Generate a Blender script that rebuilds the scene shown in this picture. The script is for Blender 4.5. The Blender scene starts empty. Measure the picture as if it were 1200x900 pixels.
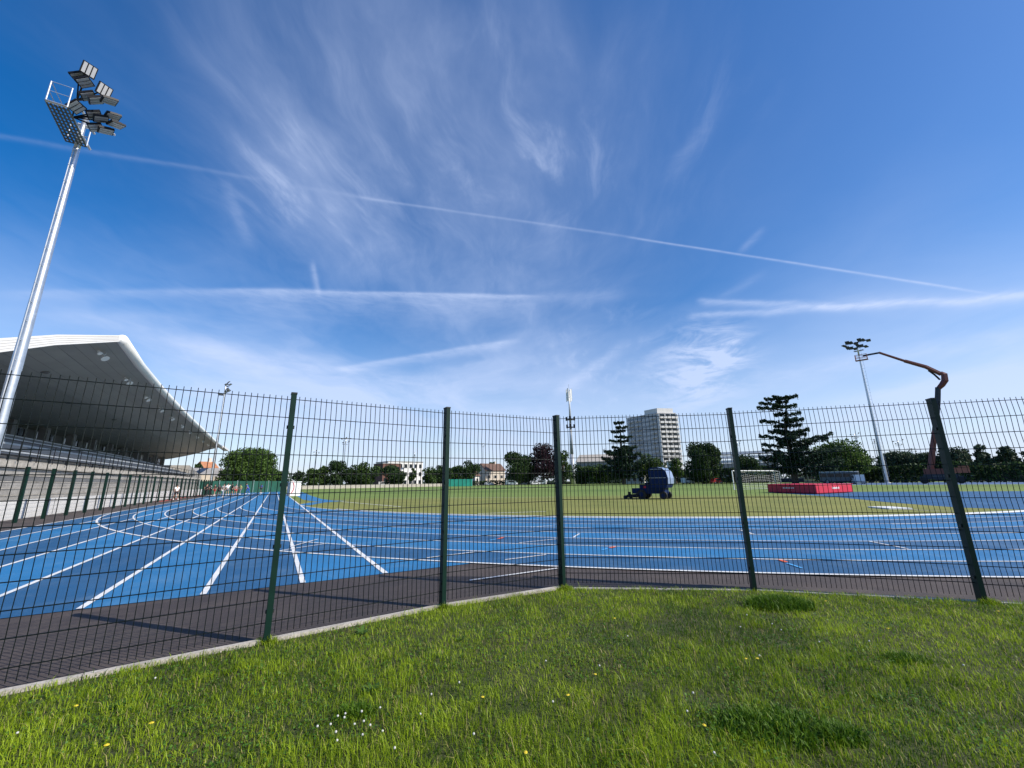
import bpy, math, random
import numpy as np
from mathutils import Vector, Matrix

random.seed(7); rng = np.random.default_rng(7)
scene = bpy.context.scene
COL = scene.collection

# ------------------------------------------------------------------ camera frame
F_PX, EYE = 479.255, 1.47
PITCH, ROLL = math.radians(13.442), 0.0134655

def ray(x, y):
    a0, b0 = x - 600.0, y - 450.0
    u = (-ROLL, -math.sqrt(1 - ROLL * ROLL))
    r = (-u[1], u[0])
    a = a0 * r[0] + b0 * r[1]; b = a0 * u[0] + b0 * u[1]
    return Vector((a, F_PX * math.cos(PITCH) - b * math.sin(PITCH), F_PX * math.sin(PITCH) + b * math.cos(PITCH)))

def gnd(x, y, z=0.0):
    d = ray(x, y); k = (z - EYE) / d.z
    return Vector((d.x * k, d.y * k, z))

def at(x, y, rng_):                       # point on a sight line at a horizontal distance
    d = ray(x, y); k = rng_ / math.hypot(d.x, d.y)
    return Vector((d.x * k, d.y * k, EYE + d.z * k))

def at_z(x, y, z):
    d = ray(x, y); k = (z - EYE) / d.z
    return Vector((d.x * k, d.y * k, z))

def depth_at(x, rng_):
    d = ray(x, 560); return rng_ * d.y / math.hypot(d.x, d.y)

# the sprint straight: s runs along it, n across it
T = Vector((-0.49346755, 0.86976421)); N = Vector((0.86976421, 0.49346755))
def S(s, n, z=0.0):
    return Vector((T.x * s + N.x * n, T.y * s + N.y * n, z))
STRAIGHT_ROT = math.atan2(T.y, T.x)

# ------------------------------------------------------------------ materials
def new_mat(name):
    m = bpy.data.materials.new(name); m.use_nodes = True
    nt = m.node_tree
    return m, nt, nt.nodes['Principled BSDF']

def mat(name, col, rough=0.6, var=0.15, scale=3.0, metal=0.0, bump=0.0, bscale=40.0, fine=0.0, fscale=60.0, spec=0.5, tint=None, dust=None):
    """principled with large soft blotches, optional fine grain and bump"""
    m, nt, p = new_mat(name)
    tc = nt.nodes.new('ShaderNodeTexCoord')
    n1 = nt.nodes.new('ShaderNodeTexNoise'); n1.inputs['Scale'].default_value = scale
    n1.inputs['Detail'].default_value = 6; n1.inputs['Roughness'].default_value = 0.6
    nt.links.new(tc.outputs['Object'], n1.inputs['Vector'])
    cr = nt.nodes.new('ShaderNodeValToRGB')
    c = Vector(col); d = Vector(tint) if tint else c * (1 - var)
    cr.color_ramp.elements[0].position = 0.3; cr.color_ramp.elements[1].position = 0.7
    cr.color_ramp.elements[0].color = (*d, 1); cr.color_ramp.elements[1].color = (*(c * (1 + var * 0.5)), 1)
    nt.links.new(n1.outputs['Fac'], cr.inputs['Fac'])
    out = cr.outputs['Color']
    if fine:
        n2 = nt.nodes.new('ShaderNodeTexNoise'); n2.inputs['Scale'].default_value = fscale; n2.inputs['Detail'].default_value = 3
        nt.links.new(tc.outputs['Object'], n2.inputs['Vector'])
        mr = nt.nodes.new('ShaderNodeMapRange'); mr.inputs[1].default_value = 0.3; mr.inputs[2].default_value = 0.7
        mr.inputs[3].default_value = 1 - fine; mr.inputs[4].default_value = 1 + fine
        nt.links.new(n2.outputs['Fac'], mr.inputs[0])
        mx = nt.nodes.new('ShaderNodeVectorMath'); mx.operation = 'SCALE'
        nt.links.new(out, mx.inputs[0]); nt.links.new(mr.outputs[0], mx.inputs['Scale'])
        out = mx.outputs[0]
    if dust:                                  # worn, dusty patches of their own shape
        nd = nt.nodes.new('ShaderNodeTexNoise'); nd.inputs['Scale'].default_value = dust[1]; nd.inputs['Detail'].default_value = 9; nd.inputs['Roughness'].default_value = 0.72; nd.inputs['Distortion'].default_value = 0.6
        nt.links.new(tc.outputs['Object'], nd.inputs['Vector'])
        md = nt.nodes.new('ShaderNodeMapRange'); md.inputs[1].default_value = 0.48; md.inputs[2].default_value = 0.78; md.inputs[4].default_value = dust[2]
        nt.links.new(nd.outputs['Fac'], md.inputs[0])
        mm = nt.nodes.new('ShaderNodeMix'); mm.data_type = 'RGBA'; nt.links.new(md.outputs[0], mm.inputs[0]); nt.links.new(out, mm.inputs[6]); mm.inputs[7].default_value = (*dust[0], 1)
        out = mm.outputs[2]
    nt.links.new(out, p.inputs['Base Color'])
    p.inputs['Roughness'].default_value = rough; p.inputs['Metallic'].default_value = metal
    p.inputs['Specular IOR Level'].default_value = spec
    if bump:
        n3 = nt.nodes.new('ShaderNodeTexNoise'); n3.inputs['Scale'].default_value = bscale; n3.inputs['Detail'].default_value = 4
        nt.links.new(tc.outputs['Object'], n3.inputs['Vector'])
        b = nt.nodes.new('ShaderNodeBump'); b.inputs['Strength'].default_value = bump; b.inputs['Distance'].default_value = 0.02
        nt.links.new(n3.outputs['Fac'], b.inputs['Height']); nt.links.new(b.outputs['Normal'], p.inputs['Normal'])
    return m

def leaf_mat(name, c_dark, c_light, trans=0.35, rough=0.6, straw=None):
    """leaves and blades: each one has its own green (mesh attribute rnd), some light passes through"""
    m, nt, p = new_mat(name)
    at_ = nt.nodes.new('ShaderNodeAttribute'); at_.attribute_name = 'rnd'
    cr = nt.nodes.new('ShaderNodeValToRGB')
    cr.color_ramp.elements[0].color = (*c_dark, 1); cr.color_ramp.elements[1].color = (*c_light, 1)
    if straw:
        cr.color_ramp.elements[1].position = 0.86; e_ = cr.color_ramp.elements.new(0.97); e_.color = (*straw, 1)
    nt.links.new(at_.outputs['Fac'], cr.inputs['Fac'])
    nt.links.new(cr.outputs['Color'], p.inputs['Base Color'])
    p.inputs['Roughness'].default_value = rough; p.inputs['Specular IOR Level'].default_value = 0.2
    tr = nt.nodes.new('ShaderNodeBsdfTranslucent'); nt.links.new(cr.outputs['Color'], tr.inputs['Color'])
    ms = nt.nodes.new('ShaderNodeMixShader'); ms.inputs[0].default_value = trans
    nt.links.new(p.outputs[0], ms.inputs[1]); nt.links.new(tr.outputs[0], ms.inputs[2])
    nt.links.new(ms.outputs[0], nt.nodes['Material Output'].inputs['Surface'])
    return m

M = {}
M['fence_green'] = mat('fence_green', (0.0025, 0.022, 0.0145), 0.5, 0.25, 8, spec=0.25)
M['wire_green'] = mat('wire_green', (0.0025, 0.0065, 0.0055), 0.5, 0.25, 20, spec=0.15)
M['cap_black'] = mat('cap_black', (0.015, 0.02, 0.02), 0.5)
M['concrete_pale'] = mat('concrete_pale', (0.46, 0.42, 0.36), 0.85, 0.3, 2.5, fine=0.2, bump=0.3, dust=((0.16, 0.14, 0.09), 3.5, 0.7))
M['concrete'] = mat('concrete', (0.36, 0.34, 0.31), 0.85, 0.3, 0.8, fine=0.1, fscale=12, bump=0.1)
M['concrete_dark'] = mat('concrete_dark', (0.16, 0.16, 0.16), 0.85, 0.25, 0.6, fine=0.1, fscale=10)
M['asphalt'] = mat('asphalt', (0.062, 0.047, 0.042), 0.9, 0.3, 0.9, fine=0.35, fscale=160, bump=0.35, bscale=220, tint=(0.046, 0.038, 0.037), dust=((0.15, 0.12, 0.095), 1.6, 0.5))
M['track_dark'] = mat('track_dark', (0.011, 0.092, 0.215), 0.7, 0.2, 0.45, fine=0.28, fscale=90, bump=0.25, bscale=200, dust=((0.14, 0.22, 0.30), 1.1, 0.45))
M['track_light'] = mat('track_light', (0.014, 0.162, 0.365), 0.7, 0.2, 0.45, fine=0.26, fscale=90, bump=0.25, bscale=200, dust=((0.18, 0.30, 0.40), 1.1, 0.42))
M['track_grey'] = mat('track_grey', (0.07, 0.13, 0.25), 0.8, 0.15, 0.4)
M['line_white'] = mat('line_white', (0.74, 0.74, 0.72), 0.7, 0.12, 3, fine=0.12, dust=((0.38, 0.42, 0.46), 2.2, 0.7))
M['mark_orange'] = mat('mark_orange', (0.75, 0.13, 0.05), 0.7)
M['mark_blue'] = mat('mark_blue', (0.08, 0.38, 0.75), 0.7)
M['white_paint'] = mat('white_paint', (0.78, 0.78, 0.76), 0.5, 0.08, 1.0)
M['fascia_white'] = mat('fascia_white', (0.80, 0.79, 0.76), 0.55, 0.08, 0.8)
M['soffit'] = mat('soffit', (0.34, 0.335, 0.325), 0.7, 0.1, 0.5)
M['galv'] = mat('galv', (0.62, 0.64, 0.66), 0.38, 0.18, 4, metal=0.85)
M['galv_matt'] = mat('galv_matt', (0.50, 0.52, 0.54), 0.5, 0.15, 3, metal=0.35)
M['dark_metal'] = mat('dark_metal', (0.012, 0.012, 0.015), 0.5, 0.2, 5, spec=0.2)
M['grating'] = mat('grating', (0.14, 0.15, 0.16), 0.55, 0.2, 12, metal=0.5)
M['lens'] = mat('lens', (0.50, 0.50, 0.52), 0.25, 0.05, 5)
M['lens_grey'] = mat('lens_grey', (0.10, 0.11, 0.12), 0.3, 0.1, 5)
M['glass_dark'] = mat('glass_dark', (0.020, 0.026, 0.032), 0.08, 0.1, 1)
M['glass_mid'] = mat('glass_mid', (0.10, 0.12, 0.14), 0.15, 0.2, 0.8)
M['tower_glass'] = mat('tower_glass', (0.22, 0.24, 0.26), 0.15, 0.2, 0.8)
M['seat_grey'] = mat('seat_grey', (0.055, 0.065, 0.085), 0.5, 0.2, 2)
M['brick'] = mat('brick', (0.16, 0.075, 0.055), 0.85, 0.3, 2)
M['render_white'] = mat('render_white', (0.76, 0.74, 0.70), 0.8, 0.1, 0.3)
M['render_cream'] = mat('render_cream', (0.62, 0.54, 0.44), 0.8, 0.12, 0.4)
M['tower_shaded'] = mat('tower_shaded', (0.56, 0.55, 0.54), 0.8, 0.12, 0.15)  # shade of the left face painted into the wall tone
M['tower_white'] = mat('tower_white', (0.70, 0.68, 0.64), 0.8, 0.1, 0.15)
M['roof_tile'] = mat('roof_tile', (0.16, 0.095, 0.07), 0.85, 0.35, 1.5)
M['roof_orange'] = mat('roof_orange', (0.50, 0.21, 0.10), 0.85, 0.3, 1.5)
M['roof_grey'] = mat('roof_grey', (0.30, 0.285, 0.27), 0.8, 0.2, 0.5)
M['roof_white'] = mat('roof_white', (0.66, 0.66, 0.65), 0.6, 0.1, 0.4)
M['green_sheet'] = mat('green_sheet', (0.012, 0.085, 0.055), 0.65, 0.3, 0.7, bump=0.3, bscale=3)
M['teal_sheet'] = mat('teal_sheet', (0.02, 0.30, 0.22), 0.6, 0.2, 0.7)
M['barrier_dark'] = mat('barrier_dark', (0.022, 0.028, 0.042), 0.6, 0.3, 0.5)
M['mat_red'] = mat('mat_red', (0.56, 0.007, 0.04), 0.6, 0.12, 1.2, bump=0.15, bscale=6)
M['mower_blue'] = mat('mower_blue', (0.004, 0.018, 0.085), 0.6, 0.15, 3, spec=0.15)
M['mower_blue_lit'] = mat('mower_blue_lit', (0.24, 0.32, 0.48), 0.35, 0.12, 3)  # mower blue with the sunlight on its right side put into the colour
M['rubber'] = mat('rubber', (0.018, 0.018, 0.018), 0.8)
M['lift_red'] = mat('lift_red', (0.15, 0.036, 0.028), 0.45, 0.2, 1.5)
M['lift_orange'] = mat('lift_orange', (0.34, 0.10, 0.05), 0.45, 0.2, 1.5)
M['net'] = mat('net', (0.62, 0.62, 0.62), 0.8)
M['car_white'] = mat('car_white', (0.72, 0.72, 0.72), 0.3, 0.05)
M['car_grey'] = mat('car_grey', (0.22, 0.23, 0.25), 0.3, 0.05)
M['car_red'] = mat('car_red', (0.40, 0.03, 0.03), 0.3, 0.05)
M['bus_blue'] = mat('bus_blue', (0.07, 0.095, 0.11), 0.35, 0.1)
M['bark'] = mat('bark', (0.075, 0.055, 0.04), 0.9, 0.3, 4, bump=0.4, bscale=10)
M['skin'] = mat('skin', (0.42, 0.25, 0.17), 0.6, 0.08)
M['skin_brown'] = mat('skin_brown', (0.14, 0.075, 0.045), 0.6, 0.08)
M['hair'] = mat('hair', (0.02, 0.014, 0.01), 0.6)
for k_, c_ in dict(white=(0.75, 0.75, 0.75), black=(0.018, 0.018, 0.022), blue=(0.03, 0.09, 0.42), green=(0.42, 0.55, 0.16), red=(0.45, 0.05, 0.05), grey=(0.2, 0.2, 0.22)).items():
    M['cloth_' + k_] = mat('cloth_' + k_, c_, 0.85, 0.12, 6)
M['leaf_tree'] = leaf_mat('leaf_tree', (0.014, 0.034, 0.009), (0.090, 0.150, 0.034), 0.32)
M['leaf_bright'] = leaf_mat('leaf_bright', (0.024, 0.056, 0.012), (0.120, 0.200, 0.040), 0.35)
M['leaf_dark'] = leaf_mat('leaf_dark', (0.011, 0.028, 0.010), (0.062, 0.108, 0.030), 0.28)
M['leaf_cedar'] = leaf_mat('leaf_cedar', (0.010, 0.028, 0.015), (0.055, 0.095, 0.050), 0.2)
M['leaf_purple'] = leaf_mat('leaf_purple', (0.012, 0.006, 0.010), (0.052, 0.022, 0.034), 0.2)
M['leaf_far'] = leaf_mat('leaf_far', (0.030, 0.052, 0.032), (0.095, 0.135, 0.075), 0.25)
M['blade'] = leaf_mat('blade', (0.034, 0.100, 0.002), (0.36, 0.48, 0.024), 0.45, 0.42, straw=(0.50, 0.43, 0.16))
M['blade_dark'] = leaf_mat('blade_dark', (0.024, 0.075, 0.003), (0.15, 0.27, 0.020), 0.35, 0.5)
M['clover_leaf'] = leaf_mat('clover_leaf', (0.030, 0.100, 0.010), (0.13, 0.26, 0.035), 0.3, 0.5)
M['weed_leaf'] = leaf_mat('weed_leaf', (0.035, 0.095, 0.015), (0.12, 0.22, 0.04), 0.35, 0.5)
M['petal_white'] = mat('petal_white', (0.58, 0.56, 0.53), 0.7)
M['petal_yellow'] = mat('petal_yellow', (0.72, 0.55, 0.03), 0.7)

# ------------------------------------------------------------------ mesh builder
def wloc(o):
    v = Vector((0, 0, 0))
    while o is not None:
        v = v + o.location; o = o.parent
    return v

class MB:
    def __init__(self): self.v = []; self.f = []; self.m = []; self.mi = 0
    def add(self, vs, fs):
        k = len(self.v); self.v += [tuple(p) for p in vs]
        self.f += [tuple(i + k for i in q) for q in fs]; self.m += [self.mi] * len(fs)
        return self
    def box(self, c, size, rz=0.0, mtx=None):
        x, y, z = size[0] / 2, size[1] / 2, size[2] / 2
        vs = [Vector((sx * x, sy * y, sz * z)) for sz in (-1, 1) for sy in (-1, 1) for sx in (-1, 1)]
        if mtx is None: mtx = Matrix.Rotation(rz, 3, 'Z')
        vs = [mtx @ q + Vector(c) for q in vs]
        return self.add(vs, [(0, 2, 3, 1), (4, 5, 7, 6), (0, 1, 5, 4), (2, 6, 7, 3), (0, 4, 6, 2), (1, 3, 7, 5)])
    def hexa(self, b, t):                 # 4 bottom points, 4 top points
        return self.add(list(b) + list(t), [(3, 2, 1, 0), (4, 5, 6, 7), (0, 1, 5, 4), (1, 2, 6, 5), (2, 3, 7, 6), (3, 0, 4, 7)])
    def poly(self, pts):
        return self.add(pts, [tuple(range(len(pts)))])
    def prism(self, pts, z0, z1):
        n = len(pts); b = [(p[0], p[1], z0) for p in pts]; t = [(p[0], p[1], z1) for p in pts]
        return self.add(b + t, [tuple(reversed(range(n))), tuple(range(n, 2 * n))] + [(i, (i + 1) % n, n + (i + 1) % n, n + i) for i in range(n)])
    def tube(self, p0, p1, r0, r1=None, seg=8, caps=True):
        r1 = r0 if r1 is None else r1
        p0, p1 = Vector(p0), Vector(p1); d = (p1 - p0)
        if d.length < 1e-6: return self
        d.normalize(); a = d.orthogonal().normalized(); b = d.cross(a)
        vs = []
        for p, r in ((p0, r0), (p1, r1)):
            for i in range(seg):
                w = 2 * math.pi * i / seg + math.pi / seg
                vs.append(p + (a * math.cos(w) + b * math.sin(w)) * r)
        fs = [(i, (i + 1) % seg, seg + (i + 1) % seg, seg + i) for i in range(seg)]
        if caps: fs += [tuple(reversed(range(seg))), tuple(range(seg, 2 * seg))]
        return self.add(vs, fs)
    def path(self, pts, r, seg=8):
        pts = [Vector(p) for p in pts]; n = len(pts); rs = r if isinstance(r, (list, tuple)) else [r] * n
        vs = []
        a = None
        for i, p in enumerate(pts):
            d = (pts[min(i + 1, n - 1)] - pts[max(i - 1, 0)]).normalized()
            if a is None: a = d.orthogonal().normalized()
            a = (a - d * a.dot(d)).normalized(); b = d.cross(a)
            for j in range(seg):
                w = 2 * math.pi * j / seg
                vs.append(p + (a * math.cos(w) + b * math.sin(w)) * rs[i])
        fs = [(i * seg + j, i * seg + (j + 1) % seg, (i + 1) * seg + (j + 1) % seg, (i + 1) * seg + j) for i in range(n - 1) for j in range(seg)]
        fs += [tuple(reversed(range(seg))), tuple(range((n - 1) * seg, n * seg))]
        return self.add(vs, fs)
    def ellipsoid(self, c, r, seg=10, rings=6):
        vs = [Vector((0, 0, -r[2]))]; fs = []
        for i in range(1, rings):
            a = -math.pi / 2 + math.pi * i / rings
            for j in range(seg):
                w = 2 * math.pi * j / seg
                vs.append(Vector((r[0] * math.cos(a) * math.cos(w), r[1] * math.cos(a) * math.sin(w), r[2] * math.sin(a))))
        vs.append(Vector((0, 0, r[2]))); L = len(vs) - 1
        for j in range(seg):
            fs.append((0, 1 + (j + 1) % seg, 1 + j)); fs.append((L, L - seg + j, L - seg + (j + 1) % seg))
        for i in range(rings - 2):
            for j in range(seg):
                k = 1 + i * seg
                fs.append((k + j, k + (j + 1) % seg, k + seg + (j + 1) % seg, k + seg + j))
        return self.add([q + Vector(c) for q in vs], fs)
    def build(self, name, mats, parent=None, loc=None, local=False, smooth=False, kind=None):
        """verts are world positions unless local; the object gets its own origin"""
        if parent is not None:
            off = Vector((0, 0, 0)) if local else wloc(parent)
        else:
            off = Vector(loc) if (loc is not None and not local) else Vector((0, 0, 0))
        me = bpy.data.meshes.new(name)
        me.from_pydata([(p[0] - off.x, p[1] - off.y, p[2] - off.z) for p in self.v], [], self.f)
        ms = mats if isinstance(mats, (list, tuple)) else [mats]
        for q in ms: me.materials.append(q)
        if len(ms) > 1: me.polygons.foreach_set('material_index', self.m)
        if smooth: me.polygons.foreach_set('use_smooth', [True] * len(self.f))
        me.update()
        o = bpy.data.objects.new(name, me); COL.objects.link(o)
        if parent is not None: o.parent = parent
        elif loc is not None: o.location = loc
        if kind: o['kind'] = kind
        return o

def tag(o, label, cat, group=None):
    o['label'] = label; o['category'] = cat
    if group: o['group'] = group
    return o

def thing(name, label, cat, loc=(0, 0, 0), rz=0.0, group=None):
    o = bpy.data.objects.new(name, None); COL.objects.link(o)
    o.empty_display_size = 0.2
    o.location = loc; o.rotation_euler = (0, 0, rz)
    return tag(o, label, cat, group)

def dup(root, loc, rz=None, label=None, group=None, scale=None):
    r = root.copy(); COL.objects.link(r); r.location = loc
    if rz is not None: r.rotation_euler = (0, 0, rz)
    if label: r['label'] = label
    if group: r['group'] = group
    if scale: r.scale = scale
    def rec(src, dst):
        for ch in list(src.children):
            c = ch.copy(); COL.objects.link(c); c.parent = dst; rec(ch, c)
    rec(root, r)
    return r

def mesh_np(name, verts, quads, material, rnd=None, parent=None, loc=None, tris=None):
    """big numpy meshes (leaves, blades); verts local to their object"""
    me = bpy.data.meshes.new(name)
    nv = len(verts); me.vertices.add(nv); me.vertices.foreach_set('co', np.ascontiguousarray(verts, dtype=np.float32).ravel())
    loops = []; starts = []; tot = 0
    if quads is not None and len(quads):
        loops.append(quads.ravel()); starts.append(np.arange(len(quads)) * 4); tot = len(quads) * 4
    if tris is not None and len(tris):
        loops.append(tris.ravel()); starts.append(tot + np.arange(len(tris)) * 3)
    lv = np.concatenate(loops).astype(np.int32); ls = np.concatenate(starts).astype(np.int32)
    me.loops.add(len(lv)); me.loops.foreach_set('vertex_index', lv)
    me.polygons.add(len(ls)); me.polygons.foreach_set('loop_start', ls)
    me.update(calc_edges=True)
    if rnd is not None:
        a = me.attributes.new('rnd', 'FLOAT', 'POINT'); a.data.foreach_set('value', np.ascontiguousarray(rnd, dtype=np.float32))
    me.materials.append(material); me.validate()
    o = bpy.data.objects.new(name, me); COL.objects.link(o)
    if parent is not None: o.parent = parent
    elif loc is not None: o.location = loc
    return o

def leaf_cards(cent, size, rn, flat=0.0, aspect=0.6):
    """pointed leaf-clump cards at the given centres with random orientation; returns verts, quads, rnd"""
    n = len(cent)
    nrm = rn.normal(size=(n, 3)); nrm[:, 2] = nrm[:, 2] * (1 + flat * 4) + flat * 1.5
    nrm /= np.linalg.norm(nrm, axis=1)[:, None] + 1e-9
    a = rn.normal(size=(n, 3)); a -= nrm * (a * nrm).sum(1)[:, None]; a /= np.linalg.norm(a, axis=1)[:, None] + 1e-9
    b = np.cross(nrm, a)
    sz = (size * rn.uniform(0.6, 1.35, n))[:, None]
    v = np.stack([cent - a * sz, cent - b * sz * aspect + a * sz * 0.1, cent + a * sz, cent + b * sz * aspect - a * sz * 0.1], 1).reshape(-1, 3)
    q = np.arange(n * 4).reshape(-1, 4)
    r = np.repeat(np.clip(rn.normal(0.5, 0.22, n), 0, 1), 4)
    return v, q, r
# ------------------------------------------------------------------ ground, track, markings
ground_m = mat('ground_earth', (0.085, 0.105, 0.035), 0.95, 0.35, 0.05, fine=0.2, fscale=1.0, tint=(0.11, 0.10, 0.045))
b = MB(); R_ = 3500.0
b.poly([(R_ * math.cos(i * math.pi / 24), R_ * math.sin(i * math.pi / 24), -0.03) for i in range(48)])
b.build('ground', ground_m, kind='structure')

NL, LW, D0 = 8, 1.24, 1.77                      # lanes, lane width, inner kerb of the straight
RO = 42.5; RI = RO - NL * LW; SC = 36.6; NC = D0 - NL * LW + RO
CEN = S(SC, NC); S_END = 122.0; S_START = 7.5

# asphalt surround
b = MB()
b.poly([S(S_START - 7, -12, -0.004), S(S_START - 7, 3.2, -0.004)] + [Vector((p[0], p[1], -0.004)) for p in ((1.0, 2.5), (12, 2.0), (60, 4.0), (60, 40))] + [S(60, 30, -0.004), S(140, 3.0, -0.004), S(140, -12.0, -0.004)])
b.build('asphalt_apron', M['asphalt'], kind='structure')

# infield grass: greener pitch with mowing stripes, dry yellow edges
m, nt, p = new_mat('infield_grass')
tc = nt.nodes.new('ShaderNodeTexCoord')
def noise(scale, detail=5, vec=None):
    n_ = nt.nodes.new('ShaderNodeTexNoise'); n_.inputs['Scale'].default_value = scale; n_.inputs['Detail'].default_value = detail
    nt.links.new(vec or tc.outputs['Object'], n_.inputs['Vector']); return n_.outputs['Fac']
def ramp(fac, c0, c1, p0=0.3, p1=0.7):
    r_ = nt.nodes.new('ShaderNodeValToRGB'); r_.color_ramp.elements[0].position = p0; r_.color_ramp.elements[1].position = p1
    r_.color_ramp.elements[0].color = (*c0, 1); r_.color_ramp.elements[1].color = (*c1, 1); nt.links.new(fac, r_.inputs['Fac']); return r_.outputs['Color']
def mathn(op, a, b_=None, c_=None):
    n_ = nt.nodes.new('ShaderNodeMath'); n_.operation = op
    for i, q in enumerate((a, b_, c_)):
        if q is None: continue
        if isinstance(q, (int, float)): n_.inputs[i].default_value = q
        else: nt.links.new(q, n_.inputs[i])
    return n_.outputs[0]
def mixc(fac, a, b_):
    n_ = nt.nodes.new('ShaderNodeMix'); n_.data_type = 'RGBA'
    if isinstance(fac, (int, float)): n_.inputs[0].default_value = fac
    else: nt.links.new(fac, n_.inputs[0])
    for i, q in ((6, a), (7, b_)):
        if isinstance(q, tuple): n_.inputs[i].default_value = (*q, 1)
        else: nt.links.new(q, n_.inputs[i])
    return n_.outputs[2]
green = ramp(noise(0.12), (0.095, 0.170, 0.018), (0.160, 0.220, 0.030))
dry = ramp(noise(0.25), (0.170, 0.185, 0.028), (0.260, 0.250, 0.050))
sx = nt.nodes.new('ShaderNodeSeparateXYZ'); nt.links.new(tc.outputs['Object'], sx.inputs[0])
X, Y = sx.outputs['X'], sx.outputs['Y']
along = mathn('ADD', mathn('MULTIPLY', X, 0.13), Y)                # depth into the pitch
edge = mathn('ADD', along, mathn('MULTIPLY', mathn('SUBTRACT', noise(0.06), 0.5), 16.0))
mr = nt.nodes.new('ShaderNodeMapRange'); mr.interpolation_type = 'SMOOTHSTEP'
mr.inputs[1].default_value = 36; mr.inputs[2].default_value = 47; nt.links.new(edge, mr.inputs[0])
st = nt.nodes.new('ShaderNodeMapRange'); st.inputs[1].default_value = -0.25; st.inputs[2].default_value = 0.25
nt.links.new(mathn('SINE', mathn('MULTIPLY', along, 0.16)), st.inputs[0])
green = mixc(mathn('MULTIPLY', st.outputs[0], 0.55), green, ramp(noise(0.2), (0.16, 0.24, 0.035), (0.23, 0.30, 0.055)))
out = mixc(mr.outputs[0], dry, green)
out = mixc(mathn('MULTIPLY', noise(2.5, 8), 0.35), out, (0.06, 0.085, 0.02))
nt.links.new(out, p.inputs['Base Color']); p.inputs['Roughness'].default_value = 0.95
bp = nt.nodes.new('ShaderNodeBump'); bp.inputs['Strength'].default_value = 0.5; bp.inputs['Distance'].default_value = 0.05
nt.links.new(noise(18, 6), bp.inputs['Height']); nt.links.new(bp.outputs[0], p.inputs['Normal'])
M['infield'] = m

def arc(r, a0, a1, n=72, z=0.0, c=CEN):
    return [Vector((c.x + r * math.cos(a0 + (a1 - a0) * i / n), c.y + r * math.sin(a0 + (a1 - a0) * i / n), z)) for i in range(n + 1)]
A0 = math.atan2(-N.y, -N.x); A1 = math.radians(-50)          # from the straight round the near side to the back straight
FAR = [S(S_END + 30, D0 + 2), S(S_END + 62, 60), gnd(700, 566.6), gnd(860, 565.6), gnd(1000, 565.2), gnd(1200, 563.4), gnd(1500, 561.0)]
b = MB()
ring = arc(RI, A0, A1, 72, 0.003) + [gnd(1330, 596, 0.003), gnd(1500, 585, 0.003)]
b.poly(ring + [Vector((q.x, q.y, 0.003)) for q in reversed(FAR)] + [S(S_END + 30, D0, 0.003)])
b.build('infield_grass', M['infield'], kind='structure')

# track: chute lanes below, bend and straight above
b = MB()
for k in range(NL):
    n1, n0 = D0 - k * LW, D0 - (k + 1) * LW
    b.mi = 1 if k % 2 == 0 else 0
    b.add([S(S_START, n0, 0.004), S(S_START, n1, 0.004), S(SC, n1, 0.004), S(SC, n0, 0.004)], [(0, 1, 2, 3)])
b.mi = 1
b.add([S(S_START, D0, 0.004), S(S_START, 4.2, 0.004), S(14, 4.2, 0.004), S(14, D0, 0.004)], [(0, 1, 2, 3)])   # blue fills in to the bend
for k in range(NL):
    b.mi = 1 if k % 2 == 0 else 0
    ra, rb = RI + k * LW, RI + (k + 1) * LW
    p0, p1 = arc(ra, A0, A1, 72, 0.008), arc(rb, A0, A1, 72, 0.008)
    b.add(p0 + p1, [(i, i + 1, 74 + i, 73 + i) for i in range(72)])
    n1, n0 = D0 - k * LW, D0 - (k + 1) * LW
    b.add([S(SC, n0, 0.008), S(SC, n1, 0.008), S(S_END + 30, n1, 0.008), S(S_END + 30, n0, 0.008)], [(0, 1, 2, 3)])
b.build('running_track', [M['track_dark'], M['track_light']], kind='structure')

def strip(b, pts, w, z):
    pts = [Vector((p[0], p[1], 0)) for p in pts]; L = []; Rr = []
    for i, p in enumerate(pts):
        d = (pts[min(i + 1, len(pts) - 1)] - pts[max(i - 1, 0)]).normalized(); q = Vector((-d.y, d.x, 0)) * w / 2
        L.append(p + q + Vector((0, 0, z))); Rr.append(p - q + Vector((0, 0, z)))
    n = len(pts)
    b.add(L + Rr, [(i, n + i, n + i + 1, i + 1) for i in range(n - 1)])

b = MB()
for k in range(NL + 1):
    w = 0.075 if 0 < k < NL else 0.09
    strip(b, [S(S_START + (0.0 if k < 6 else 1.5 * (k - 5)), D0 - k * LW), S(S_END + 30, D0 - k * LW)], w, 0.012)
b.mi = 0
for k in range(NL + 1):
    w = 0.06 if 0 < k < NL else 0.08
    strip(b, arc(RI + k * LW, A0 - 0.02, A1, 110), w if k else 0.09, 0.016)
# short marks across lanes, zone ticks and diagonal lines
def seg(p, q, w=0.05, z=0.020): strip(b, [gnd(*p), gnd(*q)], w, z)
seg((550, 681.5), (654, 667)); seg((608, 637), (656, 632)); seg((592, 657), (640, 651)); seg((622, 618.5), (655, 615.5))
seg((1018, 635), (1064, 644)); seg((672, 630.5), (679, 626)); seg((868, 622), (884, 627), 0.07)
seg((330, 646), (385, 637.5), 0.05, 0.024); seg((500, 655), (556, 648), 0.05, 0.024); seg((340, 642), (372, 633), 0.05, 0.028)
for (x0, y0, x1, y1) in ((303, 590, 322, 590), (329, 593, 352, 593), (1045, 615, 1085, 614.5), (1000, 621, 1060, 621)):
    seg((x0, y0), (x1, y1), 0.06, 0.024)
b.mi = 1
seg((914, 657), (922, 660), 0.08); seg((715, 643), (721, 641.5), 0.09); seg((584, 632.3), (590, 630.5), 0.09)
b.mi = 2
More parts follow.
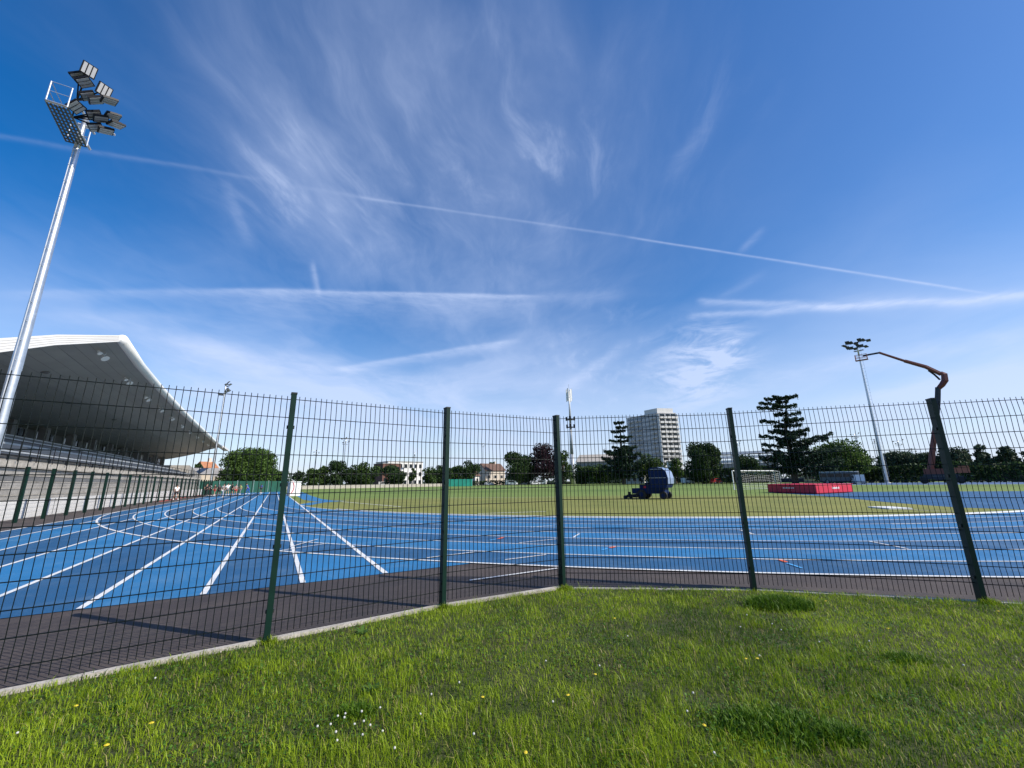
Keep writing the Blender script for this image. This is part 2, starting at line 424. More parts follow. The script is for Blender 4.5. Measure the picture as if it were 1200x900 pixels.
seg((922, 661), (940, 667), 0.05); seg((574, 634), (582, 632.5), 0.08); seg((706, 645.5), (712, 643.5), 0.06)
b.build('lane_markings', [M['line_white'], M['mark_orange'], M['mark_blue']], kind='structure')

# raised white kerb along the inside of the bend
b = MB()
pts = arc(RI - 0.10, A0 + 0.30, A1, 110)
for i in range(len(pts) - 1):
    a, c = pts[i], pts[i + 1]; ai = (a - CEN.to_3d()).normalized() if False else Vector((a.x - CEN.x, a.y - CEN.y, 0)).normalized()
    ci = Vector((c.x - CEN.x, c.y - CEN.y, 0)).normalized()
    b.hexa([a - ai * .05, c - ci * .05, c + ci * .05, a + ai * .05], [q + Vector((0, 0, 0.055)) for q in (a - ai * .05, c - ci * .05, c + ci * .05, a + ai * .05)])
b.build('track_kerb', M['white_paint'], kind='structure')

# blue high-jump apron, grey-blue back straight, curved runway on the left
def sheet(name, px, z, material):
    q = MB(); q.poly([gnd(x, y, z) for x, y in px]); return q.build(name, material, kind='structure')
sheet('high_jump_apron', [(898, 577.2), (1000, 576.4), (1200, 575.6), (1420, 573), (1460, 590), (1200, 597.2), (1120, 594.5), (1040, 588.5), (975, 582), (930, 579)], 0.007, M['track_dark'])
sheet('back_straight', [(955, 568.2), (1100, 567.9), (1200, 567.4), (1440, 565.6), (1430, 562.2), (1200, 564.2), (1100, 565.0), (960, 565.9)], 0.007, M['track_grey'])
b = MB()
strip(b, [gnd(x, y) for x, y in ((349, 577), (356, 581), (366, 585.2), (380, 587.2), (396, 587.6))], 1.7, 0.007)
strip(b, [gnd(x, y) for x, y in ((352, 592.5), (372, 589), (396, 587.2))], 1.2, 0.0105)
b.build('jump_runway', M['mark_blue'] if False else M['track_light'], kind='structure')
# pitch lines
b = MB()
for px in (((480, 583), (600, 584.5), (655, 583)), ((385, 589), (430, 592), (520, 596)), ((560, 602), (650, 599.5)), ((590, 584), (655, 583.2))):
    pass
strip(b, [gnd(448, 584), gnd(655, 582.6)], 0.12, 0.008)
strip(b, [gnd(640, 599.5), gnd(560, 602.0)], 0.12, 0.008)
strip(b, [gnd(400, 588), gnd(470, 594)], 0.12, 0.0115)
b.build('pitch_lines', M['line_white'], kind='structure')

# ------------------------------------------------------------------ near fence
POSTS = [Vector(p) for p in ((-6.50, 1.52), (-4.45, 2.95), (-2.39, 4.38), (-0.88, 5.44), (0.67, 6.25), (3.23, 6.03), (5.57, 5.36), (7.95, 4.60), (10.32, 3.80))]
TOPS = [2.43, 2.43, 2.43, 2.44, 2.44, 2.48, 2.46, 2.45, 2.45]

def fence_post(p, d, h, parent, z0=-0.05, w=0.052, dp=0.105, capm=True):
    a = math.atan2(d.y, d.x); b = MB()
    b.box((p.x, p.y, (h + z0) / 2), (w, dp, h - z0), a)
    o = b.build('post', M['fence_green'], parent)
    if capm:
        c = MB(); c.box((p.x, p.y, h + 0.008), (w + 0.008, dp + 0.008, 0.016), a); c.build('post_cap', M['cap_black'], o)
        nn = Vector((-d.y, d.x))
        for z in (0.28, 0.87, 1.47, 2.07):
            c = MB(); c.box((p.x - nn.x * dp * .12, p.y - nn.y * dp * .12, z), (w + 0.022, 0.03, 0.035), a); c.build('clip', M['cap_black'], o)
    return o

def mesh_panel(p, q, zb, zt, parent, pitch=0.0556, rv=0.0040, rh=0.0046, off=0.0, kink=True, rows=0.2):
    d = (q - p); L = d.length; d.normalize(); nn = Vector((-d.y, d.x))
    b = MB(); nv = int(L / pitch); x0 = (L - nv * pitch) / 2
    top = zt - 0.035
    zs = []; z = top
    while z > zb + 0.01: zs.insert(0, z); z -= rows
    fold = [0.05 * 0 + (0.012 if (i % 2 and kink) else 0.0) for i in range(len(zs))]
    def P(x, z, o): 
        c = p + d * x + nn * (o + off); return Vector((c.x, c.y, z))
    for i in range(nv + 1):
        x = x0 + i * pitch
        zz = [zb] + zs + [zt]; oo = [0.0] + fold + [fold[-1]]
        for k in range(len(zz) - 1):
            b.tube(P(x, zz[k], oo[k]), P(x, zz[k + 1], oo[k + 1]), rv, seg=4, caps=(k == len(zz) - 2))
    for k, z in enumerate(zs):
        b.tube(P(0.02, z, fold[k] + rv + rh * 0.5), P(L - 0.02, z, fold[k] + rv + rh * 0.5), rh, seg=6)
    return b.build('mesh_panel', M['wire_green'], parent)

fence = thing('mesh_fence', 'near green welded mesh fence with tall posts along the lawn edge in front', 'fence', (0.67, 6.25, 0))
for i, p in enumerate(POSTS):
    d = (POSTS[min(i + 1, len(POSTS) - 1)] - POSTS[max(i - 1, 0)]).normalized()
    if i == 4: d = (POSTS[4] - POSTS[3]).normalized()
    if i == 3 or i == 2: d = (POSTS[4] - POSTS[2]).normalized()
    fence_post(p, d, TOPS[i], fence)
for i in range(len(POSTS) - 1):
    mesh_panel(POSTS[i], POSTS[i + 1], 0.075, (TOPS[i] + TOPS[i + 1]) / 2 - 0.02, fence)

# concrete strip under the fence
b = MB()
for i in range(len(POSTS) - 1):
    p, q = POSTS[i], POSTS[i + 1]; d = (q - p).normalized(); nn = Vector((-d.y, d.x))
    L = (q - p).length; k = max(1, round(L / 1.25))
    for j in range(k):
        a = p + d * (L * j / k + 0.004); c = p + d * (L * (j + 1) / k - 0.004)
        h = (0.035 if i < 4 else 0.012) + 0.006 * random.random(); w0, w1 = -0.028 - 0.01 * random.random(), 0.028 + 0.01 * random.random()
        base = [(a + nn * w0), (c + nn * w0), (c + nn * w1), (a + nn * w1)]
        b.hexa([Vector((v.x, v.y, -0.05)) for v in base], [Vector((v.x, v.y, h)) for v in base])
b.build('concrete_kerb', M['concrete_pale'], kind='structure')

# ------------------------------------------------------------------ lawn
lawn_m = mat('lawn_soil', (0.032, 0.052, 0.006), 0.95, 0.35, 2.0, fine=0.4, fscale=45, bump=0.6, bscale=60, tint=(0.050, 0.046, 0.014))
b = MB()
lp = [(p.x, p.y - 0.05, -0.001) for p in POSTS] + [(14, 2.5, -0.001), (14, -8, -0.001), (-12, -8, -0.001), (-9, 0, -0.001)]
# asphalt lies on the other side of the fence; the lawn sheet sits just above it here
b.poly([Vector((x, y, 0.006)) for x, y, z in lp]); b.build('lawn', lawn_m, kind='structure')

def fence_y(x):
    xs = np.array([p.x for p in POSTS]); ys = np.array([p.y for p in POSTS]); return np.interp(x, xs, ys)

def vnoise(x, y, sc, seed):
    r = np.random.default_rng(seed); g = r.random((64, 64))
    u, v = x * sc + 100, y * sc + 100; i, j = np.floor(u).astype(int), np.floor(v).astype(int)
    fu, fv = u - i, v - j; fu = fu * fu * (3 - 2 * fu); fv = fv * fv * (3 - 2 * fv)
    G = lambda a, c: g[a % 64, c % 64]
    return (G(i, j) * (1 - fu) + G(i + 1, j) * fu) * (1 - fv) + (G(i, j + 1) * (1 - fu) + G(i + 1, j + 1) * fu) * fv

def blades(n, xs, ys, h, w, lean, rn, r0, name, material, loc=(0, 0, 0), z0=0.004, parent=None):
    az = rn.uniform(0, 2 * math.pi, n); face = az + math.pi / 2 + rn.normal(0, 0.4, n)
    dx, dy = np.cos(az) * lean * h, np.sin(az) * lean * h
    wx, wy = np.cos(face) * w, np.sin(face) * w
    v = np.zeros((n, 5, 3), np.float32)
    v[:, 0] = np.stack([xs - wx, ys - wy, np.full(n, z0)], 1); v[:, 1] = np.stack([xs + wx, ys + wy, np.full(n, z0)], 1)
    mx, my, mz = xs + dx * 0.35, ys + dy * 0.35, z0 + h * 0.62
    v[:, 2] = np.stack([mx + wx * 0.75, my + wy * 0.75, mz], 1); v[:, 3] = np.stack([mx - wx * 0.75, my - wy * 0.75, mz], 1)
    v[:, 4] = np.stack([xs + dx, ys + dy, z0 + h * np.sqrt(np.clip(1 - (lean * 0.6) ** 2, 0.2, 1))], 1)
    k = np.arange(n)[:, None] * 5
    q = k + np.array([[0, 1, 2, 3]]); t = k + np.array([[3, 2, 4]])
    v = v.reshape(-1, 3) - np.array(loc, np.float32)
    return mesh_np(name, v, q, material, np.repeat(r0, 5), parent, loc if parent is None else None, t)

rn = np.random.default_rng(11)
NB = 330000
# denser near the lens
yy = 1.6 + 5.2 * rn.random(NB) ** 1.25
xx = rn.uniform(-1, 1, NB) * (2.2 + yy * 1.42)
fy = fence_y(xx)
ok = (yy < fy - 0.035 + 0.07 * vnoise(xx, yy, 6, 3) - 0.03 + 0.03 * (xx > 0.7)) & (np.abs(xx) < 11)
bare = vnoise(xx, yy, 1.7, 5) * 0.6 + vnoise(xx, yy, 7.0, 6) * 0.4
nearfence = np.clip((0.16 - (fy - yy)) / 0.16, 0, 1)
ok &= rn.random(NB) < np.clip(1.25 - 1.0 * (bare < 0.18) - 0.35 * nearfence, 0.35, 1)
xx, yy, bare = xx[ok], yy[ok], bare[ok]; n = len(xx)
tall = vnoise(xx, yy, 1.1, 8); clump = vnoise(xx, yy, 4.5, 9)
h = 0.016 + 0.042 * tall * clump * 1.6 + rn.gamma(1.8, 0.0085, n)
h *= np.where(rn.random(n) < 0.05, 1.35, 0.88)
w = rn.uniform(0.0011, 0.0024, n) * (1 + 0.10 * (yy - 2))
lean = np.clip(np.abs(rn.normal(0.60, 0.34, n)), 0.05, 1.3)
tone = np.clip(0.52 + 0.7 * (vnoise(xx, yy, 0.9, 12) - 0.5) + 0.7 * (clump - 0.5) + rn.normal(0, 0.22, n), 0, 0.85)
dead = rn.random(n) < 0.05
tone[dead] = 1.0
g = blades(n, xx, yy, h, w, lean, rn, tone, 'grass', M['blade']); g['kind'] = 'stuff'; g['label'] = 'mown lawn grass with uneven tufts in the foreground'

# clover leaves in loose mats between the blades
nc = 60000
yc = 1.7 + 5.0 * rn.random(nc) ** 1.2; xc = rn.uniform(-1, 1, nc) * (2.2 + yc * 1.42)
kc = (yc < fence_y(xc) - 0.08) & (vnoise(xc, yc, 1.3, 31) * .6 + vnoise(xc, yc, 5.0, 32) * .4 > 0.56)
xc, yc = xc[kc], yc[kc]; nc = len(xc)
c_ = np.stack([xc, yc, 0.012 + 0.035 * rn.random(nc)], 1); v_, q_, r_ = leaf_cards(c_, 0.0085, rn, flat=0.8, aspect=0.8)
o = mesh_np('clover_leaves', v_, q_, M['clover_leaf'], r_); o['kind'] = 'stuff'; o['label'] = 'loose mats of clover leaves among the lawn grass'

def tuft(x, y, r, n, hh, label, matname='blade_dark', wmul=1.6, name='grass_tuft', cat='grass tuft', group=None):
    rn = np.random.default_rng(int(abs(x * 1000 + y * 77)))
    a = rn.uniform(0, 2 * math.pi, n); rr = r * np.sqrt(rn.random(n)) * rn.uniform(0.6, 1, n)
    xs, ys = x + rr * np.cos(a) * 1.3, y + rr * np.sin(a) * 0.8
    h = hh * rn.uniform(0.45, 1.1, n) * (1.15 - 0.6 * rr / r)
    o = blades(n, xs, ys, h, rn.uniform(0.002, 0.0035, n) * wmul, np.clip(np.abs(rn.normal(0.55, 0.3, n)), 0.1, 1.3), rn, np.clip(rn.normal(0.5, 0.25, n), 0, 1), name, M[matname], (x, y, 0.0))
    return tag(o, label, cat, group)
p_ = gnd(913, 712); tuft(p_.x, p_.y, 0.33, 2600, 0.15, 'large dark green grass tuft at the foot of the fence post')
p_ = gnd(905, 856); tuft(p_.x, p_.y, 0.34, 1700, 0.085, 'dark lush patch of broad grass low on the right of the lawn')
p_ = gnd(985, 868); tuft(p_.x, p_.y, 0.13, 700, 0.09, 'small dark grass clump right of the lush patch', wmul=1.3)
p_ = gnd(417, 838); tuft(p_.x, p_.y, 0.12, 600, 0.07, 'dark grass clump among the white clover flowers', wmul=1.3)
p_ = gnd(1062, 775); tuft(p_.x, p_.y, 0.16, 600, 0.07, 'dark grass clump near the right edge of the lawn', wmul=1.3)

for (px, py, lab) in ((312, 752, 'ragged grass tuft at the foot of the leftmost post'), (519, 713, 'ragged grass tuft at the foot of the second post'), (660, 691, 'ragged grass tuft at the foot of the third post'), (1152, 707, 'ragged grass tuft at the foot of the rightmost post')):
    p_ = gnd(px, py); tuft(p_.x + .03, p_.y - .05, 0.10, 260, 0.085, lab, 'blade', 1.0)

def weed(x, y, r, n, label):
    rn = np.random.default_rng(int(abs(x * 991 + y * 13)))
    vs = []; qs = []; rs = []
    for i in range(n):
        a = 2 * math.pi * i / n + rn.normal(0, 0.25); L = r * rn.uniform(0.6, 1.1); w = L * rn.uniform(0.13, 0.2); up = rn.uniform(0.25, 0.8)
        ca, sa = math.cos(a), math.sin(a); prof = ((0, .25, 0), (.35, 1, .55), (.7, .9, .85), (1, .1, .8)); k = len(vs)
        for t_, ww, zz in prof:
            for sgn in (-1, 1): vs.append((ca * L * t_ - sa * w * ww * sgn, sa * L * t_ + ca * w * ww * sgn, 0.01 + zz * L * up))
        for j in range(3): qs.append((k + 2 * j, k + 2 * j + 1, k + 2 * j + 3, k + 2 * j + 2))
        rs += [rn.uniform(0.2, 0.9)] * 8
    o = mesh_np('weed_plant', np.array(vs), np.array(qs), M['weed_leaf'], np.array(rs), None, (x, y, 0.0))
    return tag(o, label, 'weed')
for px, py, r, n, lab in ((424, 745, 0.09, 14, 'upright leafy weed with pale tips right of the leftmost post'), (306, 786, 0.06, 12, 'low rosette weed below the leftmost post'),
                          (436, 812, 0.08, 13, 'broad leafed weed above the clover flowers'), (390, 768, 0.05, 10, 'single long leafed weed left of the tall weed'),
                          (135, 832, 0.07, 12, 'dark rosette weed on the left of the lawn'), (800, 762, 0.05, 10, 'small rosette weed in the middle of the lawn'),
                          (1035, 822, 0.06, 11, 'small leafy weed on the right of the lawn'), (540, 752, 0.06, 11, 'leafy weed just below the second post')):
    p_ = gnd(px, py); weed(p_.x, p_.y, r, n, lab)

def flower(kind, x, y, z):
    lab, gname = ('small white clover flower in the lawn', 'white clover flowers in the lawn') if kind == 'w' else ('small yellow dandelion flower in the lawn', 'yellow dandelion flowers in the lawn')
    t_ = thing('clover_flower' if kind == 'w' else 'dandelion_flower', lab, 'flower', (x, y, 0), 0, gname)
    b = MB(); b.tube((0, 0, 0.0), (0.004, 0, z), 0.0012, 0.001, 5); b.build('stem', M['weed_leaf'], t_, local=True)
    b = MB()
    if kind == 'w': b.ellipsoid((0.004, 0, z), (0.007, 0.007, 0.0065), 8, 5)
    else:
        for i in range(10):
            a = 2 * math.pi * i / 10
            b.ellipsoid((0.004 + 0.007 * math.cos(a), 0.007 * math.sin(a), z), (0.007, 0.004, 0.003), 6, 4)
        b.ellipsoid((0.004, 0, z + 0.002), (0.006, 0.006, 0.004), 7, 4)
    b.build('blossom', M['petal_white' if kind == 'w' else 'petal_yellow'], t_, local=True)
    return t_
fw = None; fd = None
whites = [(395, 840), (403, 843), (388, 850), (394, 860), (404, 836), (416, 848), (423, 836), (424, 862), (434, 851), (426, 846), (446, 829), (449, 858), (395, 868), (463, 880), (371, 853), (506, 815), (538, 802), (493, 837), (181, 796), (19, 860), (735, 745), (890, 770), (916, 738), (875, 722), (806, 834), (812, 814), (648, 825), (1130, 780), (702, 782), (960, 752), (905, 731), (868, 735), (836, 882), (640, 775), (1018, 752), (556, 862)]
for px, py in whites:
    p_ = gnd(px, py, 0.06); z = 0.055 + 0.02 * random.random()
    if fw is None: fw = flower('w', p_.x, p_.y, 0.065)
    else: dup(fw, (p_.x, p_.y, 0), random.random() * 6, scale=(1, 1, z / 0.065))
for px, py in ((88, 829), (178, 850), (123, 878), (616, 886), (825, 851), (566, 817), (666, 814), (887, 772), (1170, 697 + 20), (967, 696 + 8), (874, 772), (698, 790), (1040, 738), (720, 725)):
    p_ = gnd(px, py, 0.05)
    if fd is None: fd = flower('y', p_.x, p_.y, 0.06)
    else: dup(fd, (p_.x, p_.y, 0), random.random() * 6, scale=(1, 1, 0.8 + 0.4 * random.random()))
# ------------------------------------------------------------------ fence along the stand
sf = thing('mesh_fence', 'far green mesh fence with close set posts between the blue track and the grandstand', 'fence', S(60, -9.8))
sp = [24.7 - 2.6 * 2, 24.7] + [27.2 + 2.6 * i for i in range(28)]
for s_ in sp:
    q = S(s_, -9.8); fence_post(q, T, 2.42, sf, 0.0, 0.09, 0.14, capm=False)
for i in range(len(sp) - 1):
    if sp[i] > 62: mesh_panel(S(sp[i], -9.8).to_2d(), S(sp[i + 1], -9.8).to_2d(), 0.05, 2.42, sf, pitch=0.20, rv=0.0025, rh=0.004, kink=False, rows=0.4)
    else: mesh_panel(S(sp[i], -9.8).to_2d(), S(sp[i + 1], -9.8).to_2d(), 0.05, 2.42, sf, pitch=0.10, rv=0.0018, rh=0.003, kink=False, rows=0.2)

# ------------------------------------------------------------------ grandstand
gs = thing('grandstand', 'long concrete grandstand with rising seat rows under a white cantilever roof', 'grandstand', S(80, -16))
SA, SB = 30.0, 127.0
def sbox(b, s0, s1, n0, n1, z0, z1):
    return b.hexa([S(s0, n0, z0), S(s1, n0, z0), S(s1, n1, z0), S(s0, n1, z0)], [S(s0, n0, z1), S(s1, n0, z1), S(s1, n1, z1), S(s0, n1, z1)])
b = MB(); sbox(b, 10, SB - 2, -11.25, -11.0, -0.01, 0.92); b.build('front_wall', M['render_white'], gs)
b = MB()
for s_ in np.arange(12, SB - 3, 3.2): sbox(b, s_, s_ + 0.04, -10.995, -10.985, 0.02, 0.9)
b.build('wall_joint', M['concrete_dark'], gs)
for i in range(5):                                            # lower terrace steps behind the wall
    n0, z1 = -11.45 - 0.20 * i, 1.10 + 0.34 * i
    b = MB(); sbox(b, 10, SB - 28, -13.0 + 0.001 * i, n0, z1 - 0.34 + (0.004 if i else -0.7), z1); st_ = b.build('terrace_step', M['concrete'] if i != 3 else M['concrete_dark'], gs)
    b = MB(); sbox(b, 10, SB - 28, n0 - 0.10, n0 + 0.03, z1 + 0.004, z1 + 0.05); b.build('step_edge', M['concrete_pale'], st_)
b = MB(); sbox(b, 10, 96, -12.7, -12.1, 2.56, 2.86); b.build('walkway_slab', M['concrete_pale'], gs)
ROWS = 10
for i in range(ROWS):
    n0 = -12.7 - i * 0.95; z0 = 2.70 + i * 0.30
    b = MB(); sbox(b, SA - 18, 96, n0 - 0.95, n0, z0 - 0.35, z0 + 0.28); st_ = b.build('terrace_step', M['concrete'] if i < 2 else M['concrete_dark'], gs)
    b = MB(); sbox(b, SA - 17, 95.5, n0 - 0.62, n0 - 0.22, z0 + 0.62, z0 + 0.70); 
    for s_ in np.arange(SA - 16, 95, 2.5): sbox(b, s_, s_ + 0.06, n0 - 0.50, n0 - 0.40, z0 + 0.281, z0 + 0.62)
    b.build('seat_row', M['seat_grey'], gs)
    b = MB(); sbox(b, SA - 17, 95.5, n0 - 0.70, n0 - 0.65, z0 + 0.80, z0 + 0.95); b.build('seat_back', M['seat_grey'] if i % 3 else M['galv_matt'], gs)
b = MB()
for s_ in np.arange(22, 96, 2.0): b.tube(S(s_, -12.0, 2.86), S(s_, -12.0, 3.9), 0.025, seg=6)
for z in (3.4, 3.9): b.tube(S(20, -12.0, z), S(96, -12.0, z), 0.025, seg=6)
b.build('railing', M['dark_metal'], gs)
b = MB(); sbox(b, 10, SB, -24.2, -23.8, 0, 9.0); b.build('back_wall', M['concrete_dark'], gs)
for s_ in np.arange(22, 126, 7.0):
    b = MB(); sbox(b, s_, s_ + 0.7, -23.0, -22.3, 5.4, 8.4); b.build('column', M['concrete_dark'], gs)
for i, s_ in enumerate(np.arange(23.5, 122, 7.0)):
    f_ = MB(); sbox(f_, s_, s_ + 4.6, -23.78, -23.7, 6.0, 7.6); wd = f_.build('window', M['glass_mid'] if i % 4 else M['roof_white'], gs)
    g_ = MB()
    for k in range(5): sbox(g_, s_ + k * 1.1, s_ + k * 1.1 + 0.08, -23.69, -23.64, 6.0, 7.6)
    sbox(g_, s_, s_ + 4.6, -23.69, -23.65, 6.75, 6.83); g_.build('window_frame', M['dark_metal'], wd)
# stair enclosure and gable wall near the far end
b = MB()
b.add([S(96, -14, 0), S(112, -14, 0), S(112, -14, 3.4), S(96, -14, 5.2), S(96, -22, 0), S(112, -22, 0), S(112, -22, 3.4), S(96, -22, 5.2)], [(0, 1, 2, 3), (5, 4, 7, 6), (1, 5, 6, 2), (4, 0, 3, 7), (3, 2, 6, 7), (0, 4, 5, 1)])
b.build('stair_enclosure', M['concrete'], gs)
b = MB()
b.add([S(112.2, -12, 0), S(128, -12, 0), S(128, -12, 1.6), S(112.2, -12, 3.8), S(112.2, -20, 0), S(128, -20, 0), S(128, -20, 1.6), S(112.2, -20, 3.8)], [(0, 1, 2, 3), (5, 4, 7, 6), (1, 5, 6, 2), (4, 0, 3, 7), (3, 2, 6, 7), (0, 4, 5, 1)])
b.build('ramp_wall', M['render_cream'], gs)

# roof: front edge bows in plan, soffit drops to the back
edge = [(35.4, -10.05), (43.0, -10.72), (52.3, -11.22), (61, -11.58), (69.6, -11.85), (80, -12.1), (91.8, -12.38), (104, -12.65), (115.3, -12.9), (126.5, -12.9)]
prof = [(0.0, 10.95, 11.30), (0.2, 10.25, 10.85), (0.38, 9.30, 10.15), (0.6, 8.55, 9.6), (0.8, 7.95, 9.2), (1.0, 7.60, 8.9)]
b = MB(); lo = []; up = []
for s_, n_ in edge:
    lo.append([S(s_, n_ + (-24.6 - n_) * u_, zl) for u_, zl, zu in prof]); up.append([S(s_, n_ + (-24.6 - n_) * u_, zu) for u_, zl, zu in prof])
NP = len(prof)
flat_ = [p for r_ in lo for p in r_]
b.add(flat_, [(i * NP + j, i * NP + j + 1, (i + 1) * NP + j + 1, (i + 1) * NP + j) for i in range(len(edge) - 1) for j in range(NP - 1)])
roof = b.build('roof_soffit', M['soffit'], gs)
b = MB(); flat_ = [p for r_ in up for p in r_]
b.add(flat_, [(i * NP + j, (i + 1) * NP + j, (i + 1) * NP + j + 1, i * NP + j + 1) for i in range(len(edge) - 1) for j in range(NP - 1)])
b.build('roof_deck', M['roof_white'], gs)
# soffit board joints and end fascias
b = MB()
for u_ in np.arange(0.05, 0.98, 0.05):
    for i in range(len(edge) - 1):
        (s0, n0), (s1, n1) = edge[i], edge[i + 1]
        z_ = np.interp(u_, [q[0] for q in prof], [q[1] for q in prof]) - 0.006
        b.tube(S(s0, n0 + (-24.6 - n0) * u_, z_), S(s1, n1 + (-24.6 - n1) * u_, z_), 0.010, seg=4, caps=False)
b.build('soffit_joint', M['concrete_dark'], gs)
for (s_, n_), dlt in ((edge[0], -0.06), (edge[-1], 0.06)):
    b = MB()
    P_ = [S(s_ + dlt, n_ + (-24.6 - n_) * u_, zl - 0.05) for u_, zl, zu in prof]; Q_ = [S(s_ + dlt, n_ + (-24.6 - n_) * u_, zu + 0.05) for u_, zl, zu in prof]
    P2 = [S(s_ - dlt * 0.2, n_ + (-24.6 - n_) * u_, zl - 0.05) for u_, zl, zu in prof]; Q2 = [S(s_ - dlt * 0.2, n_ + (-24.6 - n_) * u_, zu + 0.05) for u_, zl, zu in prof]
    for j in range(NP - 1): b.hexa([P_[j], P_[j + 1], P2[j + 1], P2[j]], [Q_[j], Q_[j + 1], Q2[j + 1], Q2[j]])
    fa = b.build('end_fascia', M['fascia_white'], gs)
    b = MB()
    for r_ in (0.2, 0.4, 0.6, 0.8):
        for j in range(NP - 1): b.tube(P_[j].lerp(Q_[j], r_), P_[j + 1].lerp(Q_[j + 1], r_), 0.012, seg=4, caps=False)
    b.build('fascia_rib', M['concrete_pale'], fa)
b = MB(); b.path([S(s_, n_ + 0.12, 11.10) for s_, n_ in edge], 0.32, 14); b.build('roof_gutter', M['fascia_white'], gs, smooth=True)
b = MB(); sbox(b, 126.6, 140, -13.4, -12.2, 10.85, 11.3); b.build('gutter_end', M['fascia_white'], gs)
# spotlights under the front edge
for i, s_ in enumerate((37.5, 46, 54.5, 62, 69.5, 78, 86, 95, 104, 113, 121)):
    n_ = np.interp(s_, [e[0] for e in edge], [e[1] for e in edge]) - 0.95
    z_ = 10.62; c = S(s_, n_, z_)
    b = MB(); b.tube(c, c + Vector((0, 0, -0.28)), 0.03, seg=6); b.tube(c + Vector((0, 0, -0.25)), S(s_ - 0.9, n_ - 0.05, z_ - 0.25), 0.03, seg=6)
    sl = b.build('spotlight', M['galv_matt'], gs)
    aim = (N.to_3d() * 0.45 - T.to_3d() * 0.25 + Vector((0, 0, -0.6))).normalized()
    for k, (o_, rr) in enumerate(((Vector((0, 0, -0.42)), 0.24), (S(-0.9, -0.05, -0.32), 0.14))):
        h_ = MB(); q = c + o_; h_.tube(q - aim * 0.16, q + aim * 0.08, rr * 0.55, rr, 14); h_.build('lamp_head', M['fascia_white'], sl, smooth=False)
for px, py in ((56, 428), (118, 469), (155, 493)):
    pass
b = MB()
for s_, u_ in ((41, 0.33), (52, 0.45), (64, 0.42), (44, .62)):
    n_ = np.interp(s_, [e[0] for e in edge], [e[1] for e in edge]); z_ = np.interp(u_, [q[0] for q in prof], [q[1] for q in prof])
    c = S(s_, n_ + (-24.6 - n_) * u_, z_); b.tube(c + Vector((0, 0, 0.02)), c + Vector((0, 0, -0.10)), 0.28, 0.20, 12)
b.build('ceiling_lamp', M['concrete_dark'], gs)

# ------------------------------------------------------------------ floodlight masts
def flood(parent, pos, yaw, tilt, sx=0.62, sy=0.56, bright=False, bracket=None, lens='lens'):
    """LED floodlight: dark housing with three lens strips looking along its -Z after tilting"""
    R_ = Matrix.Rotation(yaw, 3, 'Z') @ Matrix.Rotation(tilt, 3, 'Y')
    b = MB(); b.box(pos, (sx, sy, 0.09), mtx=R_)
    b.box(Vector(pos) + R_ @ Vector((0, 0, 0.09)), (sx * 0.7, sy * 0.5, 0.10), mtx=R_)
    if bracket is not None: b.tube(Vector(pos) + R_ @ Vector((0, 0, 0.06)), bracket, 0.03, seg=5)
    o = b.build('floodlight', M['dark_metal'], parent, local=True)
    c = MB()
    for k in (-1, 0, 1): c.box(Vector(pos) + R_ @ Vector((0, k * sy * 0.31, -0.055)), (sx * 0.86, sy * 0.23, 0.02), mtx=R_)
    c.build('lens_strip', M[lens], o, local=True)
    return o

def ladder_hw(b, p0, p1, r):
    pass

def mast(name, label, loc, top, base_r, top_r, floods, platform, group=None):
    """pole from the ground to 'top' (local), a two-tier head of floodlights and a railed service platform"""
    t_ = thing(name, label, 'floodlight mast', loc, 0, group)
    b = MB(); b.tube((0, 0, -0.02), (0, 0, 0.03), base_r * 1.9, seg=8)
    for k in range(10):
        a, c = k / 10, (k + 1) / 10
        b.tube((0, 0, 0.03 + (top - .03) * a), (0, 0, 0.03 + (top - .03) * c), base_r + (top_r - base_r) * a, base_r + (top_r - base_r) * c, 14, caps=(k == 9))
    b.build('pole', M['galv'], t_, local=True, smooth=True)
    b = MB()
    for z in np.arange(1.5, top - 1, 0.9): b.tube((0, 0, z), (-base_r * 1.5 * T.x - 0.0, -base_r * 1.5 * T.y, z), 0.018, seg=4)
    b.tube((-base_r * 1.5 * T.x, -base_r * 1.5 * T.y, 1.5), (-base_r * 1.25 * T.x, -base_r * 1.25 * T.y, top - 1.2), 0.022, seg=4)
    b.build('climbing_rail', M['galv_matt'], t_, local=True)
    return t_

def head(t_, top, bars, fl, fs=1.0):
    b = MB()
    for p, q in bars: b.tube(p, q, 0.06, seg=6)
    b.build('cross_arm', M['galv_matt'], t_, local=True)
    for pos, yaw, tilt, br in fl: flood(t_, pos, yaw, tilt, 0.56 * fs, 0.52 * fs, bracket=br, lens='lens' if fs == 1.0 else 'lens_grey')

# left mast by the stand
MX = Vector((-0.784 * 27.6, 0.6205 * 27.6, 0)); ML = mast('floodlight_mast', 'tall galvanised floodlight mast on the left in front of the grandstand roof', MX, 20.0, 0.24, 0.10, None, None)
def rel(x, y, z, o): return at_z(x, y, z) - Vector((o.x, o.y, 0))
pl = [rel(53.3, 117.3, 18.2, MX), rel(78.7, 125.3, 18.2, MX), rel(101, 172, 18.2, MX), rel(77.3, 165.3, 18.2, MX)]
b = MB()
ex, ey = (pl[1] - pl[0]), (pl[3] - pl[0])
for i in range(13):                                           # grating bars
    b.tube(pl[0].lerp(pl[3], i / 12), pl[1].lerp(pl[2], i / 12), 0.035, seg=4)
for i in range(6): b.tube(pl[0].lerp(pl[1], i / 5), pl[3].lerp(pl[2], i / 5), 0.045, seg=4)
pf = b.build('platform', M['grating'], ML, local=True)
b = MB()
